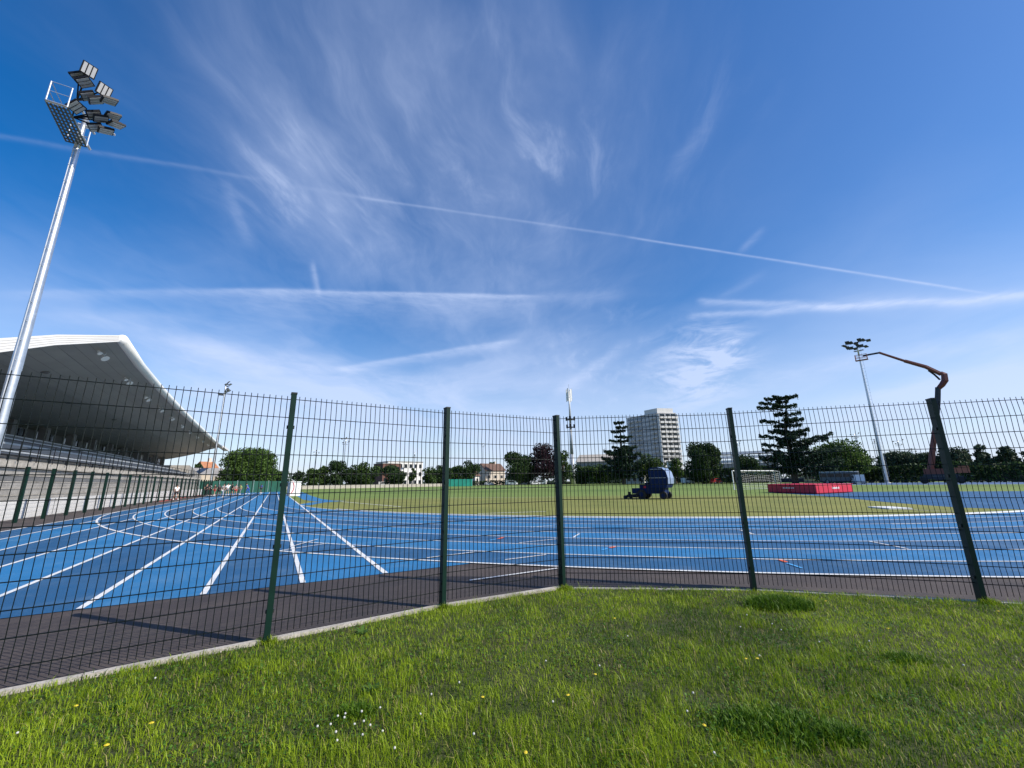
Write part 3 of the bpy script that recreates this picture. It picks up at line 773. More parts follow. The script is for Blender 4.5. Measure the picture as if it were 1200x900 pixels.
for i, p in enumerate(pl):
    q = pl[(i + 1) % 4]
    b.tube(p, p + Vector((0, 0, 1.05)), 0.03, seg=6)
    if i in (0, 3, 2):
        for z in (0.55, 1.05): b.tube(p + Vector((0, 0, z)), q + Vector((0, 0, z)), 0.018, seg=5)
b.tube(pl[0], pl[1], 0.055, seg=6)
b.build('railing', M['galv'], pf, local=True)
c_ = Vector((0, 0, 18.6))
bars = [(Vector((0, 0, 19.9)) - T.to_3d() * 1.15, Vector((0, 0, 19.9)) + T.to_3d() * 1.15), (Vector((0, 0, 18.9)) - T.to_3d() * 1.15, Vector((0, 0, 18.9)) + T.to_3d() * 1.15), (Vector((0, 0, 19.4)) - N.to_3d() * .2, Vector((0, 0, 19.4)) + N.to_3d() * 1.2)]
fl = []
yN = math.atan2(N.y, N.x)
spots = [((104, 82), 20.6, -1.0, 0.42), ((93, 90), 20.4, -0.3, 1.15), ((99, 96), 20.1, -0.2, 1.0), ((122, 106), 20.2, -0.9, 0.42), ((103, 112), 19.8, 0.0, 0.95), ((112, 117), 19.6, 0.2, 0.9), ((128, 118), 19.5, 0.5, 1.2),
         ((132, 136), 19.3, 0.5, 1.2), ((110, 134), 19.2, 0.1, 1.0), ((118, 139), 19.0, 0.3, 1.1), ((136, 146), 18.9, 0.7, 1.25), ((112, 149), 18.7, 0.0, 1.1), ((124, 153), 18.6, 0.4, 1.2), ((89, 125), 19.0, -0.5, 0.9)]
for (px, py), z, dy, tl in spots:
    pos = rel(px, py, z, MX)
    near_bar = Vector((0, 0, 19.9 if z > 19.4 else 18.9)) + T.to_3d() * max(-1.1, min(1.1, pos.dot(T.to_3d())))
    fl.append((pos, yN + dy, -(math.pi / 2 - tl), near_bar))
head(ML, 20, bars, fl)

def generic_mast(label, loc, H, br, tr, face, nf, group, spread=1.5, fs=1.0):
    t_ = mast('floodlight_mast', label, loc, H, br, tr, None, None, group)
    side = Vector((-math.sin(face), math.cos(face), 0)); fwd = Vector((math.cos(face), math.sin(face), 0))
    bars = [(Vector((0, 0, H - 0.1)) - side * spread, Vector((0, 0, H - 0.1)) + side * spread), (Vector((0, 0, H - 1.5)) - side * spread * .7, Vector((0, 0, H - 1.5)) + side * spread * .7)]
    fl = []
    up_n = nf * 3 // 5
    for i in range(nf):
        up_ = i < up_n; k = i if up_ else i - up_n; m_ = up_n if up_ else nf - up_n
        u_ = (k / (m_ - 1) - 0.5) * 2 if m_ > 1 else 0.0
        br_ = Vector((0, 0, H - 0.1 if up_ else H - 1.5)) + side * u_ * spread * (1 if up_ else .7)
        fl.append((br_ + fwd * (0.45 + 0.25 * ((i * 7) % 3 - 1)) + Vector((0, 0, 0.15 + 0.3 * ((i * 5) % 3 - 1))), face + 0.25 * ((i * 3) % 5 - 2), -(0.45 + 0.2 * ((i * 2) % 3)), br_))
    head(t_, H, bars, fl, fs)
    b = MB(); b.prism([(side * -1.0 - fwd * 1.0)[:2], (side * 1.0 - fwd * 1.0)[:2], (side * 1.0 - fwd * .15)[:2], (side * -1.0 - fwd * .15)[:2]], H - 2.2, H - 2.12)
    p_ = b.build('platform', M['grating'], t_, local=True)
    return t_
d = ray(247.8, 561); k_ = -10.6 / (d.x * N.x + d.y * N.y); far_loc = Vector((d.x * k_, d.y * k_, 0)); H_ = at(262.5, 450, far_loc.to_2d().length).z
generic_mast('pale floodlight mast rising beside the far end of the grandstand roof', far_loc, H_, 0.26, 0.13, yN, 8, 'floodlight masts around the stadium', 1.0)
rl = gnd(1039.5, 566.0); rH = at(1005.5, 401, rl.to_2d().length).z
generic_mast('tall floodlight mast on the right with the lift arm reaching its lamps', rl, rH, 0.46, 0.15, math.pi + 0.55, 13, 'floodlight masts around the stadium', 2.6, 1.7)
ML['group'] = 'floodlight masts around the stadium'
for x, yb, yt, rr, nf, lab in ((401, 568.5, 514, 175, 5, 'slender double headed floodlight mast before the dark tree row on the left'), (367, 566, 527.5, 230, 3, 'faint distant lamp mast between the cypress and the tree row'),
                               (566, 562, 519.5, 260, 3, 'faint distant lamp mast above the tiled house'), (484.5, 566, 530, 200, 1, 'thin lamp post at the right edge of the white apartment block'),
                               (1011, 556, 508, 260, 4, 'hazy distant lamp mast just left of the right mast'), (1033, 556, 514, 280, 2, 'hazy distant lamp mast just right of the right mast'),
                               (1061, 556, 516, 250, 4, 'hazy double tier lamp mast beyond the red lift'), (1075, 556, 525, 250, 3, 'lower hazy lamp mast beside the red lift boom'),
                               (869, 556, 517, 260, 5, 'distant lamp mast seen just right of the fourth fence post')):
    q = at(x, yb, rr); Hh = at(x, yt, rr).z
    generic_mast(lab, Vector((q.x, q.y, 0)), Hh, 0.28, 0.16, math.atan2(-q.y, -q.x) + 0.3, nf, 'distant lamp masts on the skyline', 1.6 if nf > 1 else 0.4)

# telecom mast
rr = 200; q = at(671.5, 563, rr); zt = at(665.5, 455, rr).z; z1 = at(666, 484, rr).z
tm = thing('telecom_mast', 'tall grey telecom mast with antenna panels standing behind the field', 'mast', (q.x, q.y, 0))
b = MB(); b.tube((0, 0, -0.02), (0, 0, zt * 0.3), 1.15, 0.85, 12); b.tube((0, 0, zt * 0.3), (0, 0, zt * 0.62), 0.85, 0.5, 12); b.tube((0, 0, zt * 0.62), (0, 0, zt - 1.5), 0.5, 0.35, 10); b.build('pole', M['galv_matt'], tm, local=True, smooth=True)
b = MB()
for zc, r_ in ((zt * 0.66, 2.2), (zt * 0.58, 2.0)):
    b.tube((0, 0, zc - .15), (0, 0, zc + .15), r_ * .8, seg=10)
    for i in range(3):
        a = i * 2.1 + 0.3; b.tube((r_ * math.cos(a), r_ * math.sin(a), zc - 0.3), (r_ * math.cos(a), r_ * math.sin(a), zc + 1.5), 0.45, seg=8)
b.build('dish_ring', M['dark_metal'], tm, local=True)
for i in range(6):
    a = i * math.pi / 3
    b = MB(); b.box((1.25 * math.cos(a), 1.25 * math.sin(a), zt - 3.2 - 0.6 * (i % 2)), (0.35, 0.6, 6.0), a); b.tube((0, 0, zt - 4.5), (1.2 * math.cos(a), 1.2 * math.sin(a), zt - 4.5), 0.08, seg=5)
    b.build('antenna_panel', M['white_paint'], tm, local=True)
b = MB(); b.tube((0, 0, zt - 1.5), (0, 0, zt + 2.0), 0.08, seg=5); b.build('lightning_rod', M['galv_matt'], tm, local=True)

# ------------------------------------------------------------------ boom lift
LR = 118.0
bl = at(1104, 562.5, LR); LO = Vector((bl.x, bl.y, 0)); vdir = Vector((bl.x, bl.y, 0)).normalized(); sdir = Vector((vdir.y, -vdir.x, 0))   # sdir: to the right in view
lift = thing('boom_lift', 'red and orange boom lift with its long arm bent over to the right floodlight mast', 'boom lift', LO)
def L3(x, y, dr=0.0): return at(x, y, LR + dr)
b = MB()
c0 = LO + Vector((0, 0, 1.15)); r_ = math.atan2(sdir.y, sdir.x)
b.box(c0, (6.0, 2.2, 0.6), r_); b.box(c0 + Vector((0, 0, .5)), (5.0, 2.0, .35), r_); b.build('chassis', M['barrier_dark'], lift)
for sx_ in (-2.5, 2.5):
    for sy_ in (-1.2, 1.2):
        w_ = LO + sdir * sx_ + vdir * sy_ + Vector((0, 0, 0.62)); b = MB(); b.tube(w_ - vdir * 0.25, w_ + vdir * 0.25, 0.62, seg=16); b.build('wheel', M['rubber'], lift)
b = MB(); b.box(LO + sdir * 2.9 + Vector((0, 0, 2.5)), (2.2, 1.8, 1.0), r_); b.box(LO + sdir * 3.3 + Vector((0, 0, 3.2)), (1.4, 1.6, .2), r_); b.build('counterweight', M['lift_orange'], lift)
b = MB(); b.box(LO - sdir * 0.6 + Vector((0, 0, 2.3)), (3.4, 1.8, 1.2), r_); b.build('turntable', M['lift_red'], lift)
p0, p1, p2, p3 = L3(1093, 547), L3(1097.5, 505), L3(1099, 460), L3(1101.5, 452)
b = MB(); b.path([L3(1090.5, 552), L3(1092.5, 530), L3(1096, 500)], [.62, .55, 0.45], 6); b.build('riser', M['lift_red'], lift)
b = MB(); b.path([L3(1096, 505), L3(1098.8, 470), L3(1099.2, 454)], [0.55, 0.5, 0.48], 6); b.build('lower_boom', M['barrier_dark'], lift)
b = MB(); b.path([L3(1099, 456), L3(1104, 451), L3(1107.3, 446), L3(1106.5, 439), L3(1102, 437)], [0.42, .55, .6, .55, .4], 6); b.build('elbow', M['lift_red'], lift)
b = MB(); b.path([L3(1103, 438.5), L3(1085, 430), L3(1060, 423)], [0.42, .40, .36], 6); b.path([L3(1060, 423), L3(1040, 416.5), L3(1030, 413.2)], [.27, .25, .25], 6); b.build('upper_boom', M['lift_red'], lift)
b = MB(); b.path([L3(1101.5, 445), L3(1095, 439), L3(1088, 434)], .18, 6); b.build('lift_cylinder', M['dark_metal'], lift)
b = MB(); b.path([L3(1031, 413.3), L3(1020, 415.3), L3(1011, 417)], .2, 6); b.build('jib', M['barrier_dark'], lift)
b = MB(); k0 = L3(1009, 418)
for dx in (-1.0, 1.0):
    for dy in (-.5, .5):
        b.tube(k0 + sdir * dx + vdir * dy - Vector((0, 0, .8)), k0 + sdir * dx + vdir * dy + Vector((0, 0, .4)), 0.06, seg=5)
b.box(k0 - Vector((0, 0, .8)), (2.2, 1.1, .1), r_)
for z in (-.2, .4):
    for dy in (-.5, .5): b.tube(k0 - sdir * 1 + vdir * dy + Vector((0, 0, z)), k0 + sdir * 1 + vdir * dy + Vector((0, 0, z)), 0.05, seg=5)
    for dx in (-1, 1): b.tube(k0 + sdir * dx - vdir * .5 + Vector((0, 0, z)), k0 + sdir * dx + vdir * .5 + Vector((0, 0, z)), 0.05, seg=5)
b.build('basket', M['lift_orange'], lift)

# ------------------------------------------------------------------ crash mat, goal, board, cabinet, mower
A_, B_, C_ = gnd(900.5, 577.3), gnd(957.5, 579.2), gnd(1000.5, 577.2)
u1 = (A_ - B_); u2 = (C_ - B_)
cm = thing('crash_mat', 'thick red high jump landing mat on the infield beside the blue apron', 'landing mat', B_)
hm = 0.80
def q4(o, a, c, z): return [o + Vector((0, 0, z)), o + a + Vector((0, 0, z)), o + a + c + Vector((0, 0, z)), o + c + Vector((0, 0, z))]
for i, (f0, f1) in enumerate(((0, .495), (.505, 1))):
    b = MB(); o_ = B_ + u1 * f0; a_ = u1 * (f1 - f0)
    b.hexa(q4(o_, a_, u2, 0.05), q4(o_, a_, u2, hm)); o = b.build('mat_block', M['mat_red'], cm)
    bv = o.modifiers.new('bevel', 'BEVEL'); bv.width = 0.07; bv.segments = 2
b = MB(); e1 = u1.normalized(); e2 = u2.normalized()
b.hexa(q4(B_ - e1 * .06 - e2 * .06, u1 + e1 * .12, u2 + e2 * .12, hm + 0.004), q4(B_ - e1 * .06 - e2 * .06, u1 + e1 * .12, u2 + e2 * .12, hm + 0.06)); o = b.build('cover', M['mat_red'], cm)
bv = o.modifiers.new('bevel', 'BEVEL'); bv.width = 0.03; bv.segments = 2
# white lettering-like maker marks on the two faces
def mark(o_, u_, f0, f1, z0, z1, nrm):
    b = MB(); n_ = 7; L_ = u_ * (f1 - f0)
    for i in range(n_):
        a = o_ + u_ * f0 + L_ * (i / n_); c = o_ + u_ * f0 + L_ * ((i + .72) / n_); hz = z0 + (z1 - z0) * (0.75 if i % 2 else 1.0)
        b.hexa([a + nrm * .002 + Vector((0, 0, z0)), c + nrm * .002 + Vector((0, 0, z0)), c + nrm * .008 + Vector((0, 0, z0)), a + nrm * .008 + Vector((0, 0, z0))], [a + nrm * .002 + Vector((0, 0, hz)), c + nrm * .002 + Vector((0, 0, hz)), c + nrm * .008 + Vector((0, 0, hz)), a + nrm * .008 + Vector((0, 0, hz))])
    b.build('printed_name', M['white_paint'], cm)
n1_ = Vector((e1.y, -e1.x, 0)); n1_ = n1_ if n1_.dot(-B_) > 0 else -n1_
n2_ = Vector((e2.y, -e2.x, 0)); n2_ = n2_ if n2_.dot(-B_) > 0 else -n2_
mark(B_, u1, .52, .40, .36, .5, n1_) if False else None
mark(B_, u2, .42, .62, .42, .60, n2_); mark(B_, u1, .42, .66, .46, .58, n1_)

g0, g1 = gnd(860, 570.6), gnd(911.5, 568.8)
g1 = Vector((g1.x, g1.y, 0)); scale_g = 2.44
ga = at(860, 569, 66); gb = at(909.5, 569, 74); ga.z = gb.z = 0
gt = thing('football_goal', 'white football goal with slack net standing between the mower and the red mat', 'goal', (ga + gb) / 2)
hg = 2.55; bk = Vector((ga.x + gb.x, ga.y + gb.y, 0)).normalized(); bk = (bk + Vector((0.75, 0.1, 0))).normalized() * 2.0
b = MB(); b.tube(ga, ga + Vector((0, 0, hg)), 0.07); b.tube(gb, gb + Vector((0, 0, hg)), 0.07); b.tube(ga + Vector((0, 0, hg)), gb + Vector((0, 0, hg)), 0.07)
b.build('goal_frame', M['white_paint'], gt)
b = MB()
for p in (ga, gb): b.tube(p + bk, p + bk + Vector((0, 0, hg * .97)), 0.035); b.tube(p + Vector((0, 0, hg)), p + bk + Vector((0, 0, hg * .97)), 0.03); b.tube(p, p + bk, 0.03)
b.tube(ga + bk, gb + bk, .03); b.build('net_support', M['galv_matt'], gt)
b = MB(); nn_ = 20
for i in range(nn_ + 1):
    p = (ga + bk).lerp(gb + bk, i / nn_); sag = 0.45 * math.sin(math.pi * i / nn_)
    b.tube(p, p + Vector((0, 0, hg * .97 - sag)), 0.009, seg=3, caps=False)
    p2_ = ga.lerp(gb, i / nn_) + Vector((0, 0, hg)); b.tube(p2_, p + Vector((0, 0, hg * .97 - sag)), 0.012, seg=3, caps=False)
for j in range(9):
    z = hg * .97 * j / 9
    for i in range(nn_):
        s0_, s1_ = 0.45 * math.sin(math.pi * i / nn_) * j / 9, 0.45 * math.sin(math.pi * (i + 1) / nn_) * j / 9
        b.tube((ga + bk).lerp(gb + bk, i / nn_) + Vector((0, 0, z - s0_)), (ga + bk).lerp(gb + bk, (i + 1) / nn_) + Vector((0, 0, z - s1_)), 0.010, seg=3, caps=False)
b.build('net', M['net'], gt)

b = MB(); p = gnd(1030, 594.8); q = gnd(1056, 597.0); d_ = (q - p).normalized(); nn_ = Vector((-d_.y, d_.x, 0)) * 0.5
b.hexa([p - nn_, q - nn_, q + nn_, p + nn_], [w_ + Vector((0, 0, .06)) for w_ in (p - nn_, q - nn_, q + nn_, p + nn_)])
tag(b.build('take_off_board', M['white_paint'], loc=(p + q) / 2), 'white board lying flat on the grass before the blue apron on the right', 'board')
b = MB(); strip(b, [gnd(1056, 596.8), gnd(1090, 598.6), gnd(1128, 599.6)], 0.16, 0.010); b.build('sand_line', M['concrete_pale'], kind='structure')

# white cabinet with a red stripe by the inner lane
cb = gnd(343.5, 581.2); cz = at(343.5, 564.5, cb.to_2d().length).z; ca = math.atan2(cb.y, cb.x) - math.pi / 2 + 0.25
cab = thing('judge_cabin', 'small white cabin with a red curved stripe beside the inner lane', 'cabin', cb, ca); cab.scale = (.78, .78, 1)
b = MB(); b.box((0, 0, cz * .48), (1.75, 1.5, cz * .96)); b.build('wall', M['white_paint'], cab, local=True)
b = MB(); b.box((0, 0, cz * .96 + .05), (1.95, 1.7, .10)); b.build('roof', M['white_paint'], cab, local=True)
b = MB(); b.path([(-.55 + .35 * math.sin(t_), -0.765, .35 + t_ * .5) for t_ in np.linspace(0, 3.2, 10)], .06, 5); b.build('stripe', M['mat_red'], cab, local=True)
b = MB(); b.box((.2, -.755, .95), (.7, .012, 1.7)); dr = b.build('door', M['white_paint'], cab, local=True)
b = MB(); b.box((.48, -.775, .95), (.05, .03, .16)); b.build('handle', M['dark_metal'], dr, local=True)

# ride-on mower with high grass box, nose to the left, built along +X = to the left in view
mg = gnd(768, 584.6); mv = Vector((mg.x, mg.y, 0)).normalized(); ms = Vector((mv.y, -mv.x, 0))
mw = thing('ride_on_mower', 'dark blue ride on mower with a tall collector box parked on the infield', 'mower', mg, math.atan2(ms.y, ms.x) - 0.30)
# local x to the right in view, y away from the lens
def mb_(name, material, fn, parent=mw, **kw):
    b = MB(); fn(b); return b.build(name, material, parent, local=True, **kw)
def collector(b):                         # rounded back
    prof_ = [(-0.05, 0.85), (1.15, 0.85), (1.30, 1.15), (1.33, 1.6), (1.22, 2.05), (0.95, 2.33), (0.55, 2.42), (0.0, 2.40), (-0.12, 2.2)]
    n_ = len(prof_); y0, y1 = -0.85, 0.85
    b.add([(x, y0, z) for x, z in prof_] + [(x, y1, z) for x, z in prof_], [tuple(range(n_)), tuple(reversed(range(n_, 2 * n_)))] + [((i + 1) % n_, i, n_ + i, n_ + (i + 1) % n_) for i in range(n_)])
col_ = mb_('collector_box', M['mower_blue'], collector)
def backpan(b):
    prof_ = [(1.17, 0.98), (1.325, 1.17), (1.355, 1.6), (1.245, 2.06), (0.97, 2.35), (0.55, 2.445), (0.1, 2.425)]
    for i in range(len(prof_) - 1):
        (x0, z0), (x1, z1) = prof_[i], prof_[i + 1]
        for k in range(4):
            ya, yb = -0.80 + k * 0.405, -0.80 + k * 0.405 + 0.385
            b.add([(x0, ya, z0), (x0, yb, z0), (x1, yb, z1), (x1, ya, z1)], [(0, 1, 2, 3)])
mb_('back_lit_shell', M['mower_blue_lit'], backpan, col_)  # paler panels paint the sunlit right side of the collector
mb_('box_trim', M['galv_matt'], lambda b: (b.box((0.55, -0.86, 1.62), (1.3, .02, .03)), b.box((0.5, -0.86, 2.28), (0.9, .02, .03))), col_)
mb_('chassis', M['mower_blue'], lambda b: (b.box((-0.35, 0, .62), (2.6, 1.05, .42)), b.box((-0.55, 0, .92), (0.9, .95, .35)), b.box((0.4, 0, 0.75), (1.0, 1.3, .3))))
mb_('hood', M['mower_blue'], lambda b: b.hexa([(-1.1, -.4, .8), (-.35, -.45, .8), (-.35, .45, .8), (-1.1, .4, .8)], [(-.95, -.33, 1.0), (-.35, -.42, 1.25), (-.35, .42, 1.25), (-.95, .33, 1.0)]))
mb_('seat', M['rubber'], lambda b: (b.box((-.42, 0, 1.2), (.5, .5, .12)), b.box((-.2, 0, 1.5), (.12, .5, .6))))
mb_('steering_column', M['dark_metal'], lambda b: (b.tube((-1.12, 0, .95), (-.92, 0, 1.5), .04), b.tube((-.95, 0, 1.5), (-.88, 0, 1.53), .2, seg=14)))
mb_('roll_bar', M['dark_metal'], lambda b: (b.path([(-.12, -.5, .9), (-.12, -.5, 2.3), (-.12, .5, 2.3), (-.12, .5, .9)], .035, 6)))
mb_('cutter_deck', M['dark_metal'], lambda b: (b.hexa([(-2.15, -.85, .12), (-1.05, -.9, .12), (-1.05, .9, .12), (-2.15, .85, .12)], [(-2.0, -.78, .34), (-1.1, -.85, .42), (-1.1, .85, .42), (-2.0, .78, .34)]), b.tube((-1.9, -.5, .33), (-1.9, -.5, .55), .12), b.tube((-1.4, .3, .4), (-1.2, .3, .75), .05), b.tube((-1.2, -.3, .4), (-.9, -.3, .7), .06)))
for x_, y_, r_ in ((-.85, -.62, .36), (-.85, .62, .36), (.85, -.6, .29), (.85, .6, .29), (-2.2, -.6, .14), (-2.2, .6, .14)):
    w_ = mb_('wheel', M['rubber'], lambda b: b.tube((x_, y_ - .14, r_), (x_, y_ + .14, r_), r_, seg=16))
    mb_('rim', M['mower_blue'], lambda b: b.tube((x_, y_ - .155, r_), (x_, y_ + .155, r_), r_ * .5, seg=12), w_)
mb_('warning_plate', M['mat_red'], lambda b: b.box((-.62, -.49, .92), (.22, .02, .16)))
# ------------------------------------------------------------------ people
def skin_mesh(name, joints, edges, root, material, parent, sub=1):
    me = bpy.data.meshes.new(name); me.from_pydata([j[:3] for j in joints], edges, []); me.update()
    o = bpy.data.objects.new(name, me); COL.objects.link(o)
    sk = o.modifiers.new('skin', 'SKIN'); sk.use_smooth_shade = True
    for i, j in enumerate(joints):
        sv = me.skin_vertices[0].data[i]; r = j[3]; sv.radius = r if isinstance(r, tuple) else (r, r); sv.use_root = (i == root)
    ss = o.modifiers.new('sub', 'SUBSURF'); ss.levels = ss.render_levels = sub
    dg = bpy.context.evaluated_depsgraph_get(); ev = o.evaluated_get(dg)
    m2 = bpy.data.meshes.new_from_object(ev); o.modifiers.clear(); o.data = m2; bpy.data.meshes.remove(me)
    m2.name = name; m2.materials.clear(); m2.materials.append(material)
    if parent: o.parent = parent
    return o

def person(label, loc, rz, h=1.75, stride=0.1, arm=0.1, skin='skin', top='white', bottom='black', bend=0.0, group=None, armup=False):
    k = h / 1.75
    t_ = thing('person', label, 'person', loc, rz, group); t_.scale = (k, k, k)
    sL, sR = stride, -stride
    J = {}
    J['pelvis'] = (0, 0, .95, (.15, .11)); J['waist'] = (0, .02 + bend * .3, 1.10, (.13, .10)); J['chest'] = (0, .03 + bend * .8, 1.30, (.17, .12)); J['neck'] = (0, .03 + bend * 1.1, 1.49, .055)
    J['jaw'] = (0, .05 + bend * 1.25, 1.575, (.065, .075)); J['crown'] = (0, .04 + bend * 1.35, 1.68, (.075, .09))
    for sd, st in ((-1, sL), (1, sR)):
        J['hip%d' % sd] = (sd * .10, st * .15, .88, .095); J['knee%d' % sd] = (sd * .11, st * .9 + .02, .49, .062); J['ankle%d' % sd] = (sd * .12, st * 1.5 - .03, .09, .042); J['toe%d' % sd] = (sd * .13, st * 1.5 + .15, .035, (.04, .03))
        J['sh%d' % sd] = (sd * .19, .02 + bend * .9, 1.42, .06)
        if armup and sd == 1:
            J['el%d' % sd] = (sd * .36, .12 + bend, 1.38, .045); J['wr%d' % sd] = (sd * .30, .32 + bend, 1.52, .033); J['ha%d' % sd] = (sd * .28, .40 + bend, 1.56, (.04, .022))
        else:
            J['el%d' % sd] = (sd * .26, -st * arm * 4 - .02 + bend * .9, 1.15, .045); J['wr%d' % sd] = (sd * .25, -st * arm * 4 + .10 + bend * 1.1, .91, .032); J['ha%d' % sd] = (sd * .24, -st * arm * 4 + .13 + bend * 1.1, .82, (.042, .022))
    nm = list(J); ix = {n_: i for i, n_ in enumerate(nm)}
    E = [('pelvis', 'waist'), ('waist', 'chest'), ('chest', 'neck'), ('neck', 'jaw'), ('jaw', 'crown')]
    for sd in ('-1', '1'):
        E += [('pelvis', 'hip' + sd), ('hip' + sd, 'knee' + sd), ('knee' + sd, 'ankle' + sd), ('ankle' + sd, 'toe' + sd), ('chest', 'sh' + sd), ('sh' + sd, 'el' + sd), ('el' + sd, 'wr' + sd), ('wr' + sd, 'ha' + sd)]
    skin_mesh('body', [J[n_] for n_ in nm], [(ix[a], ix[c]) for a, c in E], 0, M[skin], t_)
    def garment(name, pts, edges, root, material, grow):
        js = [(*p[:3], tuple(q + grow for q in (p[3] if isinstance(p[3], tuple) else (p[3], p[3])))) for p in pts]
        skin_mesh(name, js, edges, root, material, t_)
    half = lambda a, c, f: tuple(J[a][i] + (J[c][i] - J[a][i]) * f for i in range(3)) + (.05,)
    low = (0, .0, .98, (.15, .11))
    garment('shirt', [low, J['waist'], J['chest'], (0, .03 + bend * .95, 1.43, (.09, .08)), J['sh-1'], half('sh-1', 'el-1', .7), J['sh1'], half('sh1', 'el1', .7)], [(0, 1), (1, 2), (2, 3), (2, 4), (4, 5), (2, 6), (6, 7)], 1, M['cloth_' + top], .014)
    f_ = 1.0 if bottom.endswith('_long') else 0.75
    legs = [J['pelvis']]; le = []
    for sd in ('-1', '1'):
        legs.append(J['hip' + sd]); le.append((0, len(legs) - 1)); a_ = len(legs) - 1
        if f_ == 1.0: legs += [J['knee' + sd], J['ankle' + sd]]; le += [(a_, a_ + 1), (a_ + 1, a_ + 2)]
        else: legs.append(half('hip' + sd, 'knee' + sd, .8)[:3] + (.075,)); le.append((a_, a_ + 1))
    garment('trousers' if f_ == 1.0 else 'shorts', legs, le, 0, M['cloth_' + bottom.split('_')[0]], .016)
    c = J['crown']; b = MB(); b.ellipsoid((0, c[1] - .015, c[2] + .02), (.088, .105, .085), 10, 6); b.build('hair', M['hair'], t_, local=True, smooth=True)
    b = MB()
    for sx_ in (-1, 1): b.ellipsoid((sx_ * .03, c[1] + .082, c[2] - .055), (.011, .008, .007), 6, 4)
    b.ellipsoid((0, c[1] + .03, c[2] - .135), (.025, .07, .007), 6, 4); b.build('face_detail', M['hair'], t_, local=True)
    b = MB(); b.ellipsoid((0, c[1] + .092, c[2] - .085), (.012, .016, .022), 6, 4)
    for sx_ in (-1, 1): b.ellipsoid((sx_ * .08, c[1] - .005, c[2] - .07), (.012, .02, .03), 6, 4)
    b.build('nose_and_ears', M[skin], t_, local=True)
    b = MB()
    for sd in ('-1', '1'):
        a_, q_ = J['ankle' + sd], J['toe' + sd]; b.hexa([(a_[0] - .05, a_[1] - .08, 0), (a_[0] + .05, a_[1] - .08, 0), (q_[0] + .045, q_[1] + .05, 0), (q_[0] - .045, q_[1] + .05, 0)], [(a_[0] - .042, a_[1] - .07, .11), (a_[0] + .042, a_[1] - .07, .11), (q_[0] + .04, q_[1] + .02, .055), (q_[0] - .04, q_[1] + .02, .055)])
    b.build('shoes', M['cloth_white'], t_, local=True)
    return t_
gp = 'people gathered on the far straight'
PP = [(205.5, 585.5, 'person in a white shirt and black shorts walking beside the stand fence', 1.0, dict(stride=.22, top='white', bottom='black')),
      (241, 581.6, 'person in black standing at the left end of the group before the green sheet', .4, dict(top='black', bottom='black_long')),
      (246, 581.2, 'person in a white shirt and black trousers, second from the left in the group', 2.2, dict(top='white', bottom='black_long', skin='skin_brown')),
      (251, 580.6, 'person in black top and dark red shorts near the middle of the group', 3.0, dict(top='black', bottom='red', stride=.12)),
      (256, 581.2, 'person in black with bare legs left of the two white shirts', 1.2, dict(top='black', bottom='black', skin='skin_brown')),
      (261, 582.4, 'person all in white standing forward in the middle of the group', 3.3, dict(top='white', bottom='white_long')),
      (266, 580.2, 'person in a white shirt and grey shorts just right of the group centre', .8, dict(top='white', bottom='grey', armup=True)),
      (271, 580.8, 'person in black top and black shorts right of the group centre', 2.6, dict(top='black', bottom='black', stride=.14)),
      (275.5, 580.4, 'person in a grey top and red shorts, second from the right of the crowd', 3.9, dict(top='grey', bottom='red')),
      (281, 579.4, 'person in a pale yellow green shirt at the right end of the crowd', 2.9, dict(top='green', bottom='grey_long')),
      (290, 578.9, 'person in bright blue leaning forward apart on the right of the crowd', 2.0, dict(top='blue', bottom='blue_long', bend=.18, stride=.15)),
      (305.5, 577.8, 'lone far runner in a blue top on the middle of the straight', 3.1, dict(top='blue', bottom='black', stride=.25, skin='skin_brown'))]
for x, y, lab, rz, kw in PP:
    q = gnd(x, y, 0.012); person(lab, q, rz, 1.72 + 0.1 * math.sin(x), group=gp, **kw)
# red edging on the ground by the fence, small hurdles stack
b = MB(); strip(b, [gnd(186, 588), gnd(204, 584.8), gnd(236, 580.2)], .8, 0.002); b.build('red_edge_strip', mat('edge_red', (.32, .07, .055), .8), kind='structure')

# ------------------------------------------------------------------ walls, barriers, sheets
def wall_between(name, label, cat, p, q, h, th, material, cap=None, posts=0, z0=0.0, group=None):
    p, q = Vector((p[0], p[1], 0)), Vector((q[0], q[1], 0)); d = (q - p).normalized(); nn = Vector((-d.y, d.x, 0)) * th / 2
    t_ = thing(name, label, cat, (p + q) / 2, 0, group)
    Z = lambda v, z: Vector((v.x, v.y, z))
    b = MB(); b.hexa([Z(v, z0) for v in (p - nn, q - nn, q + nn, p + nn)], [Z(v, h) for v in (p - nn, q - nn, q + nn, p + nn)]); b.build('panel', material, t_)
    if cap:
        b = MB(); nn2 = nn * 1.3; b.hexa([Z(v, h + .004) for v in (p - nn2, q - nn2, q + nn2, p + nn2)], [Z(v, h + .10) for v in (p - nn2, q - nn2, q + nn2, p + nn2)]); b.build('top_rail', cap, t_)
    if posts:
        L = (q - p).length; k = int(L / posts)
        for i in range(min(k + 1, 60)):
            c = p + d * (L * i / max(k, 1)); b = MB(); b.tube(Z(c, 0), Z(c, h + .16), 0.055, seg=6); b.build('post', M['galv_matt'], t_)
    return t_
def hz(x, yb, yt, rr): return at(x, yt, rr).z
wall_between('sheet_fence', 'dark green sheeted fence behind the group of people at the far end of the stand', 'fence', at(233, 570, 92), at(330, 570, 108), 2.3, .08, M['green_sheet'], posts=4)
wall_between('perimeter_wall', 'long low white perimeter wall behind the field on the left', 'wall', at(333, 572, 150), at(521, 569, 175), 1.05, .2, M['concrete_pale'], M['concrete'], 0)
